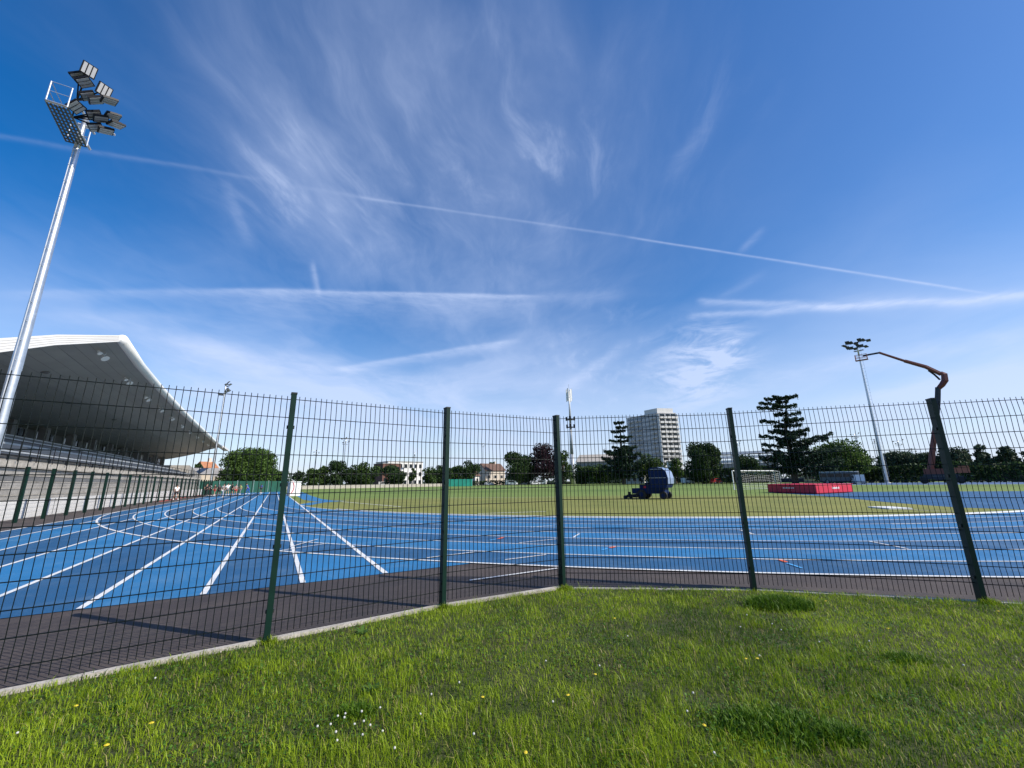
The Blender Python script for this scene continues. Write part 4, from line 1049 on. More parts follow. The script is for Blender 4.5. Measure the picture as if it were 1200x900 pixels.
wall_between('sheet_screen', 'teal green sheet screen standing on the far field edge', 'screen', at(526, 570, 165), at(553.5, 570, 165), 2.7, .15, M['teal_sheet'], posts=3)
wall_between('perimeter_barrier', 'low dark barrier with pale rail along the far edge of the pitch', 'barrier', gnd(556, 568.4), gnd(672, 567.2), 0.9, .15, M['barrier_dark'], M['galv_matt'], 6)
wall_between('perimeter_barrier', 'dark board barrier with pale rail behind the mower', 'barrier', gnd(673, 567.0), gnd(905, 564.9), hz(790, 0, 560.6, gnd(790, 566).to_2d().length), .15, M['barrier_dark'], M['galv_matt'], 6)
wall_between('perimeter_barrier', 'dark board barrier behind the red mat and the back straight', 'barrier', gnd(906, 565.0), gnd(1300, 562.3), hz(1100, 0, 558.2, gnd(1100, 564).to_2d().length), .15, M['barrier_dark'], M['galv_matt'], 6)

def hedge(label, x0, x1, rr0, rr1, yt, matname='leaf_dark', depth=3.0, dens=30):
    p, q = at(x0, 560, rr0), at(x1, 560, rr1); p.z = q.z = 0; h = (hz(x0, 0, yt, rr0) + hz(x1, 0, yt, rr1)) / 2 if not isinstance(yt, tuple) else 0
    h = max(h, .8); L = (q - p).length; n_ = int(min(6000, L * h * dens)); rn = np.random.default_rng(int(x0 * 7 + x1))
    u_ = rn.random(n_); w_ = rn.normal(0, .4, n_) * depth / 2; z = h * rn.random(n_) ** 0.8 * (0.85 + .3 * vnoise(u_ * L, u_ * 0, .25, 4))
    d = (q - p) / L; nn = Vector((-d.y, d.x, 0))
    c = np.array(p)[None] + np.outer(u_ * L, np.array(d)) + np.outer(w_, np.array(nn)); c[:, 2] = np.maximum(z, .1)
    mid = (p + q) / 2; v, qd, r = leaf_cards(c - np.array(mid)[None], 0.38, rn)
    o = mesh_np('hedge', v, qd, M[matname], r, None, mid); return tag(o, label, 'hedge')
hedge('dark clipped hedge behind the mower and the purple tree', 668, 790, 205, 200, 551)
hedge('dark hedge behind the football goal', 790, 912, 190, 170, 549)
hedge('dark hedge between the round tree and the red lift', 996, 1092, 150, 138, 545)
hedge('long dark hedge running off to the right of the red lift', 1108, 1330, 134, 150, 540, dens=22)
hedge('low hedge above the green sheeted fence', 286, 335, 128, 160, 561, dens=30)
hedge('bushy strip below the tiled house', 540, 600, 205, 200, 563, dens=20)

# ------------------------------------------------------------------ trees
def tree(label, x, rr, yt, wpx, matname='leaf_tree', shape='round', dens=1.0, name='tree', base=None, seed=None, cat='tree', group=None, lobes=None, xt=None):
    q = at(x, 560, rr); loc = Vector((q.x, q.y, 0)); h = at(x if xt is None else xt, yt, rr).z
    w = wpx * rr * ray(x, 560).y / math.hypot(*ray(x, 560)[:2]) / F_PX * ray(x, 560).y / math.hypot(*ray(x, 560)[:2]) * 1.0
    w = (at(x + wpx / 2, 560, rr) - at(x - wpx / 2, 560, rr)).length
    rn = np.random.default_rng(seed if seed is not None else int(x * 13 + yt))
    t_ = thing(name, label, cat, loc, 0, group)
    b = MB(); tr = max(.12, h * .028)
    pts = [(0, 0, -.05)] + [(rn.normal(0, .02) * h, rn.normal(0, .02) * h, h * f) for f in (.2, .4, .6, .8)]
    b.path(pts, [tr * 1.3, tr, tr * .8, tr * .5, tr * .2], 7)
    cz0 = .18 if base is None else base
    nl = lobes or (16 if shape == 'round' else 9)
    C, Rr = [], []
    for i in range(nl):
        for _ in range(30):
            p = rn.uniform(-1, 1, 3)
            if shape == 'round' and np.linalg.norm(p) < .95 and np.linalg.norm(p) > .25: break
            if shape == 'cone' and abs(p[0]) < (1 - p[2]) / 2 * .9 and abs(p[1]) < (1 - p[2]) / 2 * .9: break
            if shape == 'loose' and np.linalg.norm(p) < 1.0: break
        rad = (w / 2) * (rn.uniform(.26, .42) if shape != 'cone' else rn.uniform(.22, .4))
        zc = h * cz0 + (p[2] + 1) / 2 * (h * (1 - cz0))
        zc = min(max(zc, h * cz0 + rad * .3), h - rad * .72)
        C.append((p[0] * (w / 2 - rad * .85), p[1] * (w / 2 - rad * .85), zc)); Rr.append(rad)
        if i < 7: b.path([pts[2], ((C[-1][0]) * .5, C[-1][1] * .5, (zc + h * .35) / 2), C[-1]], [tr * .5, tr * .3, tr * .1], 5)
    b.build('trunk', M['bark'], t_, local=True)
    cs = []; ls = max(.20, min(.5, rr * 0.0021))
    for c, r_ in zip(C, Rr):
        n_ = int(dens * min(1400, 5.5 * r_ * r_ / (ls * ls) + 40))
        d = rn.normal(size=(n_, 3)); d /= np.linalg.norm(d, axis=1)[:, None]
        rad = r_ * (1 - .55 * rn.random(n_) ** 2.2) * rn.uniform(.85, 1.12, n_)
        pp = np.array(c)[None] + d * rad[:, None] * np.array([[1, 1, .8]])
        cs.append(pp)
    c = np.concatenate(cs); c[:, 2] = np.clip(c[:, 2], .3, None)
    v, qd, r = leaf_cards(c, ls, rn)
    mesh_np('crown', v, qd, M[matname], r, t_)
    return t_

def cedar(label, x, rr, yt, wpx, tiers, seed, xt=0.0):
    """flat plates of foliage on near-horizontal boughs: tiers = (height px y, left px, right px)"""
    q = at(x, 560, rr); loc = Vector((q.x, q.y, 0)); rn = np.random.default_rng(seed)
    vd = Vector((q.x, q.y, 0)).normalized(); sd = Vector((vd.y, -vd.x, 0)); h = at(x, yt, rr).z
    px = (at(x + 10, 560, rr) - at(x - 10, 560, rr)).length / 20
    t_ = thing('cedar_tree', label, 'tree', loc); b = MB()
    b.path([(0, 0, -.05), (0.1, 0, h * .3), (-.1, 0.1, h * .6), (sd.x * xt * .5, sd.y * xt * .5, h * .8), (sd.x * xt, sd.y * xt, h * .97)], [h * .035, h * .028, h * .018, h * .010, h * .004], 9)
    cs = []
    for y, l_, r_ in tiers:
        zt = at(x, y, rr).z
        for az, L in ([(0, r_ * px), (math.pi, -l_ * px)] + [(rn.uniform(.35, 2.8) * (1 if k % 2 else -1), (r_ - l_) * .5 * px * rn.uniform(.35, .7)) for k in range(3 if y < 527 else 8)]):
            if L < .3: continue
            dr = sd * math.cos(az) + vd * math.sin(az); lift_ = rn.uniform(-.04, .08) * L
            pz = lambda f: zt - L * .16 + (L * .16 + lift_) * f ** .8
            b.path([(0, 0, zt - L * .22), (dr.x * L * .5, dr.y * L * .5, pz(.5) - .1), (dr.x * L * .92, dr.y * L * .92, pz(.92) - .1)], [.012 * h * (.4 + L / 14), .008 * h * (.4 + L / 14), .02], 5)
            n_ = int(60 + 66 * L)
            f = .20 + .84 * rn.random(n_) ** .75; wd = L * .30 * (1.1 - .55 * f) * rn.normal(0, .75, n_) 
            tv = Vector((-dr.y, dr.x, 0))
            wave = .05 * L * np.sin(f * 19 + rn.uniform(0, 6))
            c = np.stack([dr.x * L * f + tv.x * (wd), dr.y * L * f + tv.y * wd, np.array([pz(min(a, 1)) for a in f]) + rn.normal(0, .13 if y < 527 else .3, n_) + wave * .5 - np.abs(wd) * .15 - .6 * rn.random(n_) ** 4], 1)
            cs.append(c)
    b.build('trunk', M['bark'], t_, local=True)
    v, qd, r = leaf_cards(np.concatenate(cs), .30 * rr / 130, rn, flat=.5)
    mesh_np('crown', v, qd, M['leaf_cedar'], r, t_)
    return t_

cedar('tall flat topped cedar with long level boughs behind the red mat', 931, 128, 461, 95,
      [(463.5, -20, 20), (469, -28, 8), (474, -31, 17), (483, -12, 20), (491, -30, 22), (497, -14, 18), (503, -22, 26), (506, -10, 18), (509, -34, 22), (513.5, -14, 50), (516, -12, 44), (520, -32, 26), (526, -32, 56), (533, -38, 40), (539, -34, 56), (545, -30, 50), (550, -20, 46)], 5, 1.2)
cedar('smaller dark cedar standing left of the apartment tower', 731, 165, 493, 50,
      [(494.5, -7, 5), (500, -5, 9), (504.5, -11, 6), (511, -7, 13), (516, -14, 9), (523, -11, 18), (527.5, -21, 12), (531, -16, 22), (537, -24, 16), (541, -18, 30), (546, -25, 20), (552, -20, 18), (557, -18, 14)], 9)
TR = [
 ('big rounded green tree beyond the green sheeted fence on the left', 291, 118, 525.5, 82, 'leaf_bright', 'round', dict(base=.02, lobes=60, dens=.9, seed=3)),
 ('small dark tree between the stand end and the orange roof', 231, 150, 540, 16, 'leaf_dark', 'round', dict(base=.04, lobes=20)),
 ('dark bushy tree low in front of the big rounded tree', 262, 110, 549, 24, 'leaf_dark', 'round', dict(base=.05)),
 ('lower green tree on the right flank of the big rounded tree', 322, 130, 548, 22, 'leaf_tree', 'round', dict(base=.05)),
 ('dark narrow conifer just left of the leftmost post', 334, 150, 546, 9, 'leaf_dark', 'cone', {}),
 ('slim tree just right of the leftmost post top line', 351, 165, 545, 24, 'leaf_dark', 'cone', {}),
 ('loose green tree above the white wall, second in the left row', 367, 165, 546, 28, 'leaf_tree', 'loose', dict(lobes=16, base=.08, dens=1.2)),
 ('mid green tree in the left row beside the cabin', 380, 170, 545, 28, 'leaf_tree', 'round', dict(base=.04, lobes=20)),
 ('tallest dark tree of the left row', 395, 168, 540, 33, 'leaf_dark', 'round', dict(base=.03, lobes=22)),
 ('round dark tree in the left row beside the slender lamp mast', 414, 170, 545, 32, 'leaf_dark', 'round', dict(base=.03, lobes=22)),
 ('wide dark tree at the right end of the left row', 431, 172, 542, 37, 'leaf_tree', 'round', dict(base=.03, lobes=22)),
 ('dark tree in front of the brown brick block', 460, 172, 545, 36, 'leaf_dark', 'round', dict(base=.03, lobes=22)),
 ('thin young tree in front of the white apartment block', 484, 168, 549, 11, 'leaf_tree', 'loose', dict(lobes=16, base=.08, dens=1.2)),
 ('green tree at the right corner of the white apartment block', 504, 175, 547, 24, 'leaf_tree', 'round', dict(base=.04, lobes=20)),
 ('dark tree behind the second fence post', 517, 185, 545, 30, 'leaf_dark', 'round', dict(base=.04, lobes=20)),
 ('bushy dark tree right of the second fence post', 531, 190, 546, 24, 'leaf_tree', 'round', dict(base=.04, lobes=20)),
 ('pointed dark tree behind the teal screen', 547, 190, 539, 34, 'leaf_dark', 'loose', dict(lobes=16, base=.08, dens=1.2)),
 ('feathery tree rising behind the roof of the tiled house', 578, 235, 540.5, 15, 'leaf_tree', 'loose', dict(lobes=16, base=.08, dens=1.2)),
 ('large dark spreading tree right of the tiled house', 605, 190, 530, 46, 'leaf_dark', 'round', dict(base=.06, lobes=22)),
 ('dark tree crown touching the purple tree on its left', 619, 195, 532, 34, 'leaf_dark', 'round', dict(base=.03, lobes=22)),
 ('tall purple leaved tree left of the third fence post', 637, 192, 519, 42, 'leaf_purple', 'round', dict(base=.06, lobes=22)),
 ('green tree directly behind the third fence post', 660, 195, 528, 34, 'leaf_tree', 'round', dict(base=.03, lobes=22)),
 ('dark bush at the foot of the telecom mast', 683, 185, 541, 32, 'leaf_dark', 'round', dict(base=.04)),
 ('olive shrubby tree before the long pale roof', 702, 185, 543, 38, 'leaf_tree', 'round', dict(base=.04)),
 ('green broad tree right of the smaller cedar', 765, 175, 532, 50, 'leaf_tree', 'round', dict(base=.05, lobes=22)),
 ('yellow green bush below the right face of the tower', 792, 172, 535, 24, 'leaf_bright', 'round', dict(base=.05)),
 ('large dark round tree between the tower and the fourth post', 824, 160, 518, 54, 'leaf_dark', 'round', dict(base=.02, lobes=38, dens=1.3)),
 ('lighter tall loose tree on the right edge of the large dark one', 838, 168, 516, 22, 'leaf_tree', 'loose', dict(lobes=16, base=.08, dens=1.2)),
 ('dark low tree behind the football goal', 878, 160, 533, 48, 'leaf_dark', 'round', dict(base=.04)),
 ('rounded bright green tree right of the tall cedar', 985, 140, 517, 92, 'leaf_bright', 'round', dict(base=.06, lobes=34, dens=1.1)),
 ('low green tree left of the right floodlight mast foot', 1020, 150, 530, 42, 'leaf_tree', 'round', dict(base=.05)),
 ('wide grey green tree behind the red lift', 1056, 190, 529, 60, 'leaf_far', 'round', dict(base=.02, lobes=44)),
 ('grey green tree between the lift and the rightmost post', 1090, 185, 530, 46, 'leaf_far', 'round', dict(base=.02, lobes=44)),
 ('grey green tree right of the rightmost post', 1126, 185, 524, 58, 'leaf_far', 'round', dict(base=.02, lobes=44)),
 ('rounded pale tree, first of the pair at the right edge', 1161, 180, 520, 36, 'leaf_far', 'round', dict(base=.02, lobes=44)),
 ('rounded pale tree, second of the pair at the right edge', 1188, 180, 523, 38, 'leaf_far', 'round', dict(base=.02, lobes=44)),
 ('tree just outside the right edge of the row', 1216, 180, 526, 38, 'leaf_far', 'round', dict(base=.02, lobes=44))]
for lab, x, rr, yt, w, mt_, sh_, kw in TR: tree(lab, x, rr, yt, w, mt_, sh_, **kw)

# far-off belt of trees that reads as one mass on the skyline
rn = np.random.default_rng(77); n_ = 16000
ang = rn.uniform(-1.15, 1.15, n_); rr = rn.uniform(420, 470, n_)
hh = 3 + 8 * vnoise(ang * 40, ang * 0, 1.0, 21) + 4 * vnoise(ang * 160, ang * 0, 1.0, 22)
c = np.stack([np.sin(ang) * rr, np.cos(ang) * rr, hh * rn.random(n_) ** .7], 1); v, qd, r = leaf_cards(c, 1.3, rn)
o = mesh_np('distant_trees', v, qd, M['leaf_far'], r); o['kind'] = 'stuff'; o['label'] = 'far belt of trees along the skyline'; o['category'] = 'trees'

# ------------------------------------------------------------------ buildings
def frame_at(x, rr):
    q = at(x, 560, rr); loc = Vector((q.x, q.y, 0)); vd = loc.normalized(); return loc, vd, Vector((vd.y, -vd.x, 0))

def block(name, label, x0, x1, rr, yt, dep, wall, roofm, floors, bays, rz_off=0.0, wm='glass_dark', cat='building', parapet=.4, rooftop=True, balc=False, win_h=.45):
    """flat-roofed block, front facing the lens turned by rz_off; windows as parts with frames"""
    p, q = at(x0, 560, rr), at(x1, 560, rr); p.z = q.z = 0; mid = (p + q) / 2; w = (q - p).length; h = at((x0 + x1) / 2, yt, mid.length).z
    vd = mid.normalized(); rz = math.atan2(vd.y, vd.x) - math.pi / 2 + rz_off
    t_ = thing(name, label, cat, mid, rz)
    b = MB(); b.box((0, dep / 2, h / 2), (w, dep, h)); b.build('wall', wall, t_, local=True)
    b = MB(); b.box((0, dep / 2, h + .15), (w + .5, dep + .5, .3)); r_ = b.build('roof', roofm, t_, local=True)
    fh = h / floors
    for f in range(floors):
        for i in range(bays):
            cx = -w / 2 + w * (i + .5) / bays; cz = fh * (f + .52)
            b = MB(); b.box((cx, -.03, cz), (w / bays * .55, .05, fh * win_h)); o = b.build('window', M[wm], t_, local=True)
            b = MB(); b.box((cx, -.09, cz - fh * win_h / 2 - .06), (w / bays * .62, .14, .08)); b.build('sill', roofm, o, local=True)
    if balc:
        for f in range(1, floors):
            b = MB(); b.box((0, -.55, fh * f + .45), (w * .96, 1.0, .9)); b.build('balcony', wall, t_, local=True)
    return t_, w, h
# apartment tower
rr = 250
c0, c1, c2 = at(777.5, 560, rr), at(740, 560, rr + 16), at(799.5, 560, rr + 6)
for q in (c0, c1, c2): q.z = 0
hT = at(777.5, 484, rr).z
tw = thing('apartment_tower', 'tall pale apartment tower with a bright balcony side and a grey shaded side', 'building', c0)
ea, eb = (c1 - c0), (c2 - c0); la, lb = ea.length, eb.length
eb = eb.normalized(); ea = ea.normalized()
def tpt(u_, v_, z): return c0 + ea * u_ + eb * v_ + Vector((0, 0, z))
def tbox(b, u0, u1, v0, v1, z0, z1): b.hexa([tpt(u0, v0, z0), tpt(u1, v0, z0), tpt(u1, v1, z0), tpt(u0, v1, z0)], [tpt(u0, v0, z1), tpt(u1, v0, z1), tpt(u1, v1, z1), tpt(u0, v1, z1)])
b = MB(); tbox(b, 0, la, 0, lb, 0, hT); b.build('wall', M['tower_shaded'], tw)
b = MB(); tbox(b, -.2, la + .2, -.2, lb + .2, hT + .003, hT + .5); b.build('roof', M['tower_shaded'], tw)
b = MB(); tbox(b, .5, la * .42, .5, lb - 1, hT + .503, hT + 3.2); ph = b.build('penthouse', M['tower_white'], tw)
NF = 14; fh = hT / NF
for f in range(NF):
    z = f * fh
    b = MB(); tbox(b, .6, la - .6, -.06, -.02, z + fh * .36, z + fh * .80); o = b.build('window', M['tower_glass'], tw)
    b = MB()
    for k in range(9): tbox(b, .6 + (la - 1.2) * k / 8 - .25, .6 + (la - 1.2) * k / 8 + .25, -.16, -.065, z + fh * .3, z + fh * .86)
    b.build('window_frame', M['tower_shaded'], o)
    b = MB(); tbox(b, -.05 - .04, -.03, .6, lb - .6, z + fh * .38, z + fh * .92); o = b.build('window', M['glass_dark'], tw)
    b = MB(); tbox(b, -1.5, -.1, -.2, lb + .2, z - .12, z + fh * .36); b.build('balcony', M['tower_white'], tw)
    if f % 1 == 0:
        for k in (0, 1, 2, 3):
            b = MB(); tbox(b, -1.2, -.1, lb * k / 3 - .15, lb * k / 3 + .15, z + fh * .361, z + fh * .875); b.build('balcony_divider', M['tower_white'], tw)
        for k in (0, 2, 3):
            b = MB(); tbox(b, 1 + la * .24 * k, 1 + la * .24 * k + la * .16, -1.1, -.17, z - .1, z + fh * .32); b.build('loggia', M['tower_shaded'], tw)
block('apartment_block', 'white three storey flat roofed apartment block behind the left trees', 452, 497.5, 205, 541.5, 14, M['render_white'], M['concrete'], 3, 7, .45)
block('brick_block', 'low brown brick block joined on the left of the white apartment block', 447, 470, 200, 543.5, 10, M['brick'], M['concrete'], 2, 3, .45)
block('flat_roof_building', 'low white building with two window bands half hidden by the smaller cedar', 733, 754, 180, 544, 10, M['render_white'], M['concrete'], 2, 3, -.2)
block('small_building', 'white wall of a low building glimpsed under the yellow green bush', 783, 792, 185, 541, 6, M['render_white'], M['roof_grey'], 1, 2, 0)
block('service_building', 'pale low building behind the tall cedar trunk', 942, 960, 150, 550, 8, M['render_cream'], M['roof_grey'], 1, 4, 0)

def gable_house(name, label, x0, x1, rr, ye, yr, dep, wall, roofm, rz_off=0.0, wins=3, cat='house', chim=True):
    p, q = at(x0, 560, rr), at(x1, 560, rr); p.z = q.z = 0; mid = (p + q) / 2; w = (q - p).length
    he = at((x0 + x1) / 2, ye, mid.length).z; hr = at((x0 + x1) / 2, yr, mid.length).z; vd = mid.normalized()
    t_ = thing(name, label, cat, mid, math.atan2(vd.y, vd.x) - math.pi / 2 + rz_off)
    b = MB(); b.add([(-w / 2, 0, 0), (w / 2, 0, 0), (w / 2, 0, he), (-w / 2, 0, he), (-w / 2, dep, 0), (w / 2, dep, 0), (w / 2, dep, he), (-w / 2, dep, he), (-w / 2, dep / 2, hr), (w / 2, dep / 2, hr)], [(0, 1, 2, 3), (5, 4, 7, 6), (4, 0, 3, 8, 7), (1, 5, 6, 9, 2), (3, 2, 9, 8), (6, 7, 8, 9)]); b.build('wall', wall, t_, local=True)
    sl = (hr - he) / (dep / 2); o_ = .5
    b = MB()
    for sgn in (-1, 1):
        y0 = dep / 2 + sgn * (dep / 2 + o_)
        b.hexa([(-w / 2 - o_, y0, he - o_ * sl + .05), (w / 2 + o_, y0, he - o_ * sl + .05), (w / 2 + o_, dep / 2, hr + .05), (-w / 2 - o_, dep / 2, hr + .05)], [(-w / 2 - o_, y0, he - o_ * sl + .3), (w / 2 + o_, y0, he - o_ * sl + .3), (w / 2 + o_, dep / 2, hr + .3), (-w / 2 - o_, dep / 2, hr + .3)])
    r_ = b.build('roof', roofm, t_, local=True)
    if chim: b = MB(); b.box((w * .25, dep / 2, hr + .6), (.7, .7, 1.6)); b.build('chimney', wall, r_, local=True)
    for i in range(wins):
        cx = -w / 2 + w * (i + .5) / wins; b = MB(); b.box((cx, -.03, he * .55), (1.1, .06, 1.4)); o = b.build('window', M['glass_dark'], t_, local=True)
        b = MB(); b.box((cx - .85, -.06, he * .55), (.5, .05, 1.4)); b.box((cx + .85, -.06, he * .55), (.5, .05, 1.4)); b.build('shutter', M['concrete'], o, local=True)
    return t_
gable_house('tiled_house', 'cream house with brown tiled roof in the gap between the trees', 567, 594, 215, 551, 543.5, 9, M['render_cream'], M['roof_tile'], .6, 3)
gable_house('white_gable_house', 'small house with a bright white gable left of the tiled house', 555, 563.5, 205, 557, 548.5, 8, M['render_white'], M['roof_tile'], 1.0, 1)
gable_house('orange_roof_house', 'house with an orange tiled roof beyond the stand end', 238, 252, 160, 548, 541.5, 8, M['render_cream'], M['roof_orange'], .3, 2)
gable_house('long_shed', 'long grey roofed building beside the foot of the pale mast', 214, 262, 135, 559, 549, 10, M['render_cream'], M['roof_grey'], .15, 5, 'shed', False)
gable_house('long_pale_hall', 'long hall with a wide pale roof left of the smaller cedar', 676, 729, 210, 541, 531.5, 22, M['concrete'], M['concrete_pale'], -.15, 6, 'hall', False)
# white banded stand across the field
loc, vd, sd = frame_at(877, 230)
ws = thing('striped_roof_building', 'long low building with pale banded roof behind the fourth fence post', 'building', loc, math.atan2(vd.y, vd.x) - math.pi / 2)
hW = at(877, 527.5, 230).z; wW = (at(912, 560, 230) - at(838, 560, 230)).length
b = MB(); b.box((0, 6, hW * .30), (wW, 10, hW * .6)); b.build('wall', M['concrete'], ws, local=True)
for k in range(3):
    b = MB(); b.box((0, 3 + k * 2.5, hW * (.66 + .145 * k)), (wW * (1 - .05 * k), 4.5, hW * .075)); b.build('roof_band', M['roof_white'], ws, local=True)
b = MB()
for i in range(9): b.tube((-wW * .45 + wW * .9 * i / 8, 4, hW * .55), (-wW * .45 + wW * .9 * i / 8, 6.5, hW * .96), .15, seg=6)
b.build('column', M['galv_matt'], ws, local=True)
b = MB()
for i in range(10): b.box((-wW * .45 + wW * .9 * i / 9, .97, hW * .36), (wW * .06, .05, hW * .2))
b.build('window', M['glass_dark'], ws, local=True)

# ------------------------------------------------------------------ vehicles
def car(label, x, yb, rr, rz, paint, L=4.2, h=1.5, van=False, group='vehicles parked beyond the far edge of the field'):
    q = at(x, yb, rr); t_ = thing('parked_van' if van else 'parked_car', label, 'van' if van else 'car', (q.x, q.y, 0), rz, group)
    W = 1.75
    pr = [(-L / 2, .35), (L / 2, .35), (L / 2, .75), (L * .33, .88), (L * .2, h), (-L * .3, h), (-L * .46, .95), (-L / 2, .8)] if not van else [(-L / 2, .35), (L / 2, .35), (L / 2, .95), (L * .4, 1.2), (L * .27, h), (-L / 2, h)]
    b = MB(); n_ = len(pr); b.add([(a, -W / 2, c) for a, c in pr] + [(a, W / 2, c) for a, c in pr], [tuple(range(n_)), tuple(reversed(range(n_, 2 * n_)))] + [((i + 1) % n_, i, n_ + i, n_ + (i + 1) % n_) for i in range(n_)])
    b.build('body', paint, t_, local=True)
    b = MB()
    for sy in (-1, 1):
        y = sy * (W / 2 + .006); z0, z1 = h * .62, h * .93
        b.add([(-L * .34, y, z0), (L * .26, y, z0), (L * .19, y, z1), (-L * .28, y, z1)], [(0, 1, 2, 3)])
    xw0, xw1 = (L * .335, L * .205) if not van else (L * .405, L * .275)
    b.add([(xw0, -W * .42, h * .63), (xw0, W * .42, h * .63), (xw1 + .012, W * .40, h * .95), (xw1 + .012, -W * .40, h * .95)], [(0, 1, 2, 3)])
    b.build('windows', M['glass_dark'], t_, local=True)
    for sx_ in (-.31, .31):
        for sy in (-1, 1):
            b = MB(); b.tube((L * sx_, sy * (W / 2 - .18), .33), (L * sx_, sy * (W / 2 + .02), .33), .33, seg=14); w_ = b.build('wheel', M['rubber'], t_, local=True)
            b = MB(); b.tube((L * sx_, sy * (W / 2 + .021), .33), (L * sx_, sy * (W / 2 + .03), .33), .18, seg=10); b.build('rim', M['galv_matt'], w_, local=True)
    b = MB()
    for sy in (-.6, .6): b.box((L / 2 + .005, sy, .68), (.03, .34, .14))
    b.build('headlights', M['lens'], t_, local=True)
    return t_
for a in (('white van parked right of the tiled house', 599.5, 566, 186, .2, M['car_white'], 5.2, 2.1, True), ('white car below the purple tree', 627, 566, 188, .3, M['car_white'], 4.2, 1.5),
          ('white van left of the third fence post', 634, 566, 190, 2.9, M['car_white'], 4.8, 1.9, True), ('grey car below the large dark spreading tree', 612, 566, 192, .1, M['car_grey'], 4.3, 1.5),
          ('white car in front of the tiled house', 573, 566, 190, .3, M['car_white'], 4.2, 1.5), ('red car behind the mower, under the large dark round tree', 839, 563, 158, .4, M['car_red'], 4.2, 1.7),
          ('white van behind the mower, under the large dark round tree', 806, 563, 160, .4, M['car_white'], 4.6, 2.0, True), ('small white van with its bright front beside the coach', 1005.5, 560, 121, 1.0, M['car_white'], 4.2, 2.0, True),
          ('white van at the left end of the white perimeter wall', 451, 568, 182, .3, M['car_white'], 5.0, 2.2, True), ('grey car beyond the long white perimeter wall', 424, 568, 185, .1, M['car_grey'], 4.3, 1.6)): car(*a)
q = at(984, 560, 124); vd = Vector((q.x, q.y, 0)).normalized()
cz = 3.6
bus = thing('coach', 'blue grey coach with dark windows and white roof under the bright green tree', 'coach', (q.x, q.y, 0), math.atan2(-vd.x, vd.y) + .25 if False else math.atan2(vd.y, vd.x) - math.pi / 2 - .1)
b = MB(); b.box((0, 0, 1.5), (7.4, 2.5, 2.3)); o = b.build('body', M['bus_blue'], bus, local=True); bv = o.modifiers.new('bevel', 'BEVEL'); bv.width = .2; bv.segments = 3
b = MB(); b.box((0, 0, 2.72), (7.2, 2.4, .12)); b.build('roof', M['car_white'], bus, local=True)
b = MB()
for i in range(5): b.box((-2.85 + i * 1.42, -1.262, 1.95), (1.26, .02, .8))
b.box((3.712, 0, 1.9), (.02, 2.1, 1.3)); b.build('windows', M['glass_dark'], bus, local=True)
for sx_ in (-2.3, 2.3):
    for sy in (-1, 1):
        b = MB(); b.tube((sx_, sy * 1.0, .5), (sx_, sy * 1.27, .5), .5, seg=16); w_ = b.build('wheel', M['rubber'], bus, local=True)
        b = MB(); b.tube((sx_, sy * 1.271, .5), (sx_, sy * 1.28, .5), .28, seg=12); b.build('rim', M['galv_matt'], w_, local=True)

# ------------------------------------------------------------------ sky, sun, camera
SUN_EL, SUN_DIR = math.radians(39.0), Vector((0.945, -0.327))
world = bpy.data.worlds.new('World'); scene.world = world; world.use_nodes = True
nt = world.node_tree; nt.nodes.clear()
outw = nt.nodes.new('ShaderNodeOutputWorld'); bg = nt.nodes.new('ShaderNodeBackground'); nt.links.new(bg.outputs[0], outw.inputs['Surface'])
sky = nt.nodes.new('ShaderNodeTexSky'); sky.sky_type = 'NISHITA'; sky.sun_disc = False
sky.sun_elevation = SUN_EL; sky.sun_rotation = math.atan2(SUN_DIR.x, SUN_DIR.y)
sky.air_density = 1.0; sky.dust_density = 0.5; sky.ozone_density = 1.6; sky.altitude = 0
tc = nt.nodes.new('ShaderNodeTexCoord'); DIR = tc.outputs['Generated']
def lk(sock, v):
    if isinstance(v, (int, float)): sock.default_value = v
    elif isinstance(v, (tuple, Vector)): sock.default_value = tuple(v)
    else: nt.links.new(v, sock)
def wm(op, a, b_=None, c_=None):
    n_ = nt.nodes.new('ShaderNodeMath'); n_.operation = op; lk(n_.inputs[0], a)
    if b_ is not None: lk(n_.inputs[1], b_)
    if c_ is not None: lk(n_.inputs[2], c_)
    return n_.outputs[0]
def dot(v): 
    n_ = nt.nodes.new('ShaderNodeVectorMath'); n_.operation = 'DOT_PRODUCT'; lk(n_.inputs[0], DIR); n_.inputs[1].default_value = tuple(v); return n_.outputs['Value']
def sm(x, a, b_, lo=0.0, hi=1.0):
    n_ = nt.nodes.new('ShaderNodeMapRange'); n_.interpolation_type = 'SMOOTHSTEP'; lk(n_.inputs[0], x)
    for i, q in enumerate((a, b_, lo, hi)): n_.inputs[i + 1].default_value = q
    return n_.outputs[0]
def wnoise(vec, scale, detail=6, rough=.55, dist=0.0):
    n_ = nt.nodes.new('ShaderNodeTexNoise'); lk(n_.inputs['Vector'], vec); n_.inputs['Scale'].default_value = scale; n_.inputs['Detail'].default_value = detail; n_.inputs['Roughness'].default_value = rough; n_.inputs['Distortion'].default_value = dist
    return n_.outputs['Fac']
def comb(x, y, z=0.0):
    n_ = nt.nodes.new('ShaderNodeCombineXYZ'); lk(n_.inputs[0], x); lk(n_.inputs[1], y); lk(n_.inputs[2], z); return n_.outputs[0]
sp_ = nt.nodes.new('ShaderNodeSeparateXYZ'); nt.links.new(DIR, sp_.inputs[0])
dz = wm('ADD', wm('MAXIMUM', sp_.outputs[2], 0.0), 0.10)
PX, PY = wm('DIVIDE', sp_.outputs[0], dz), wm('DIVIDE', sp_.outputs[1], dz)      # flat cloud deck coordinates
def dpx(x, y): return ray(x, y).normalized()
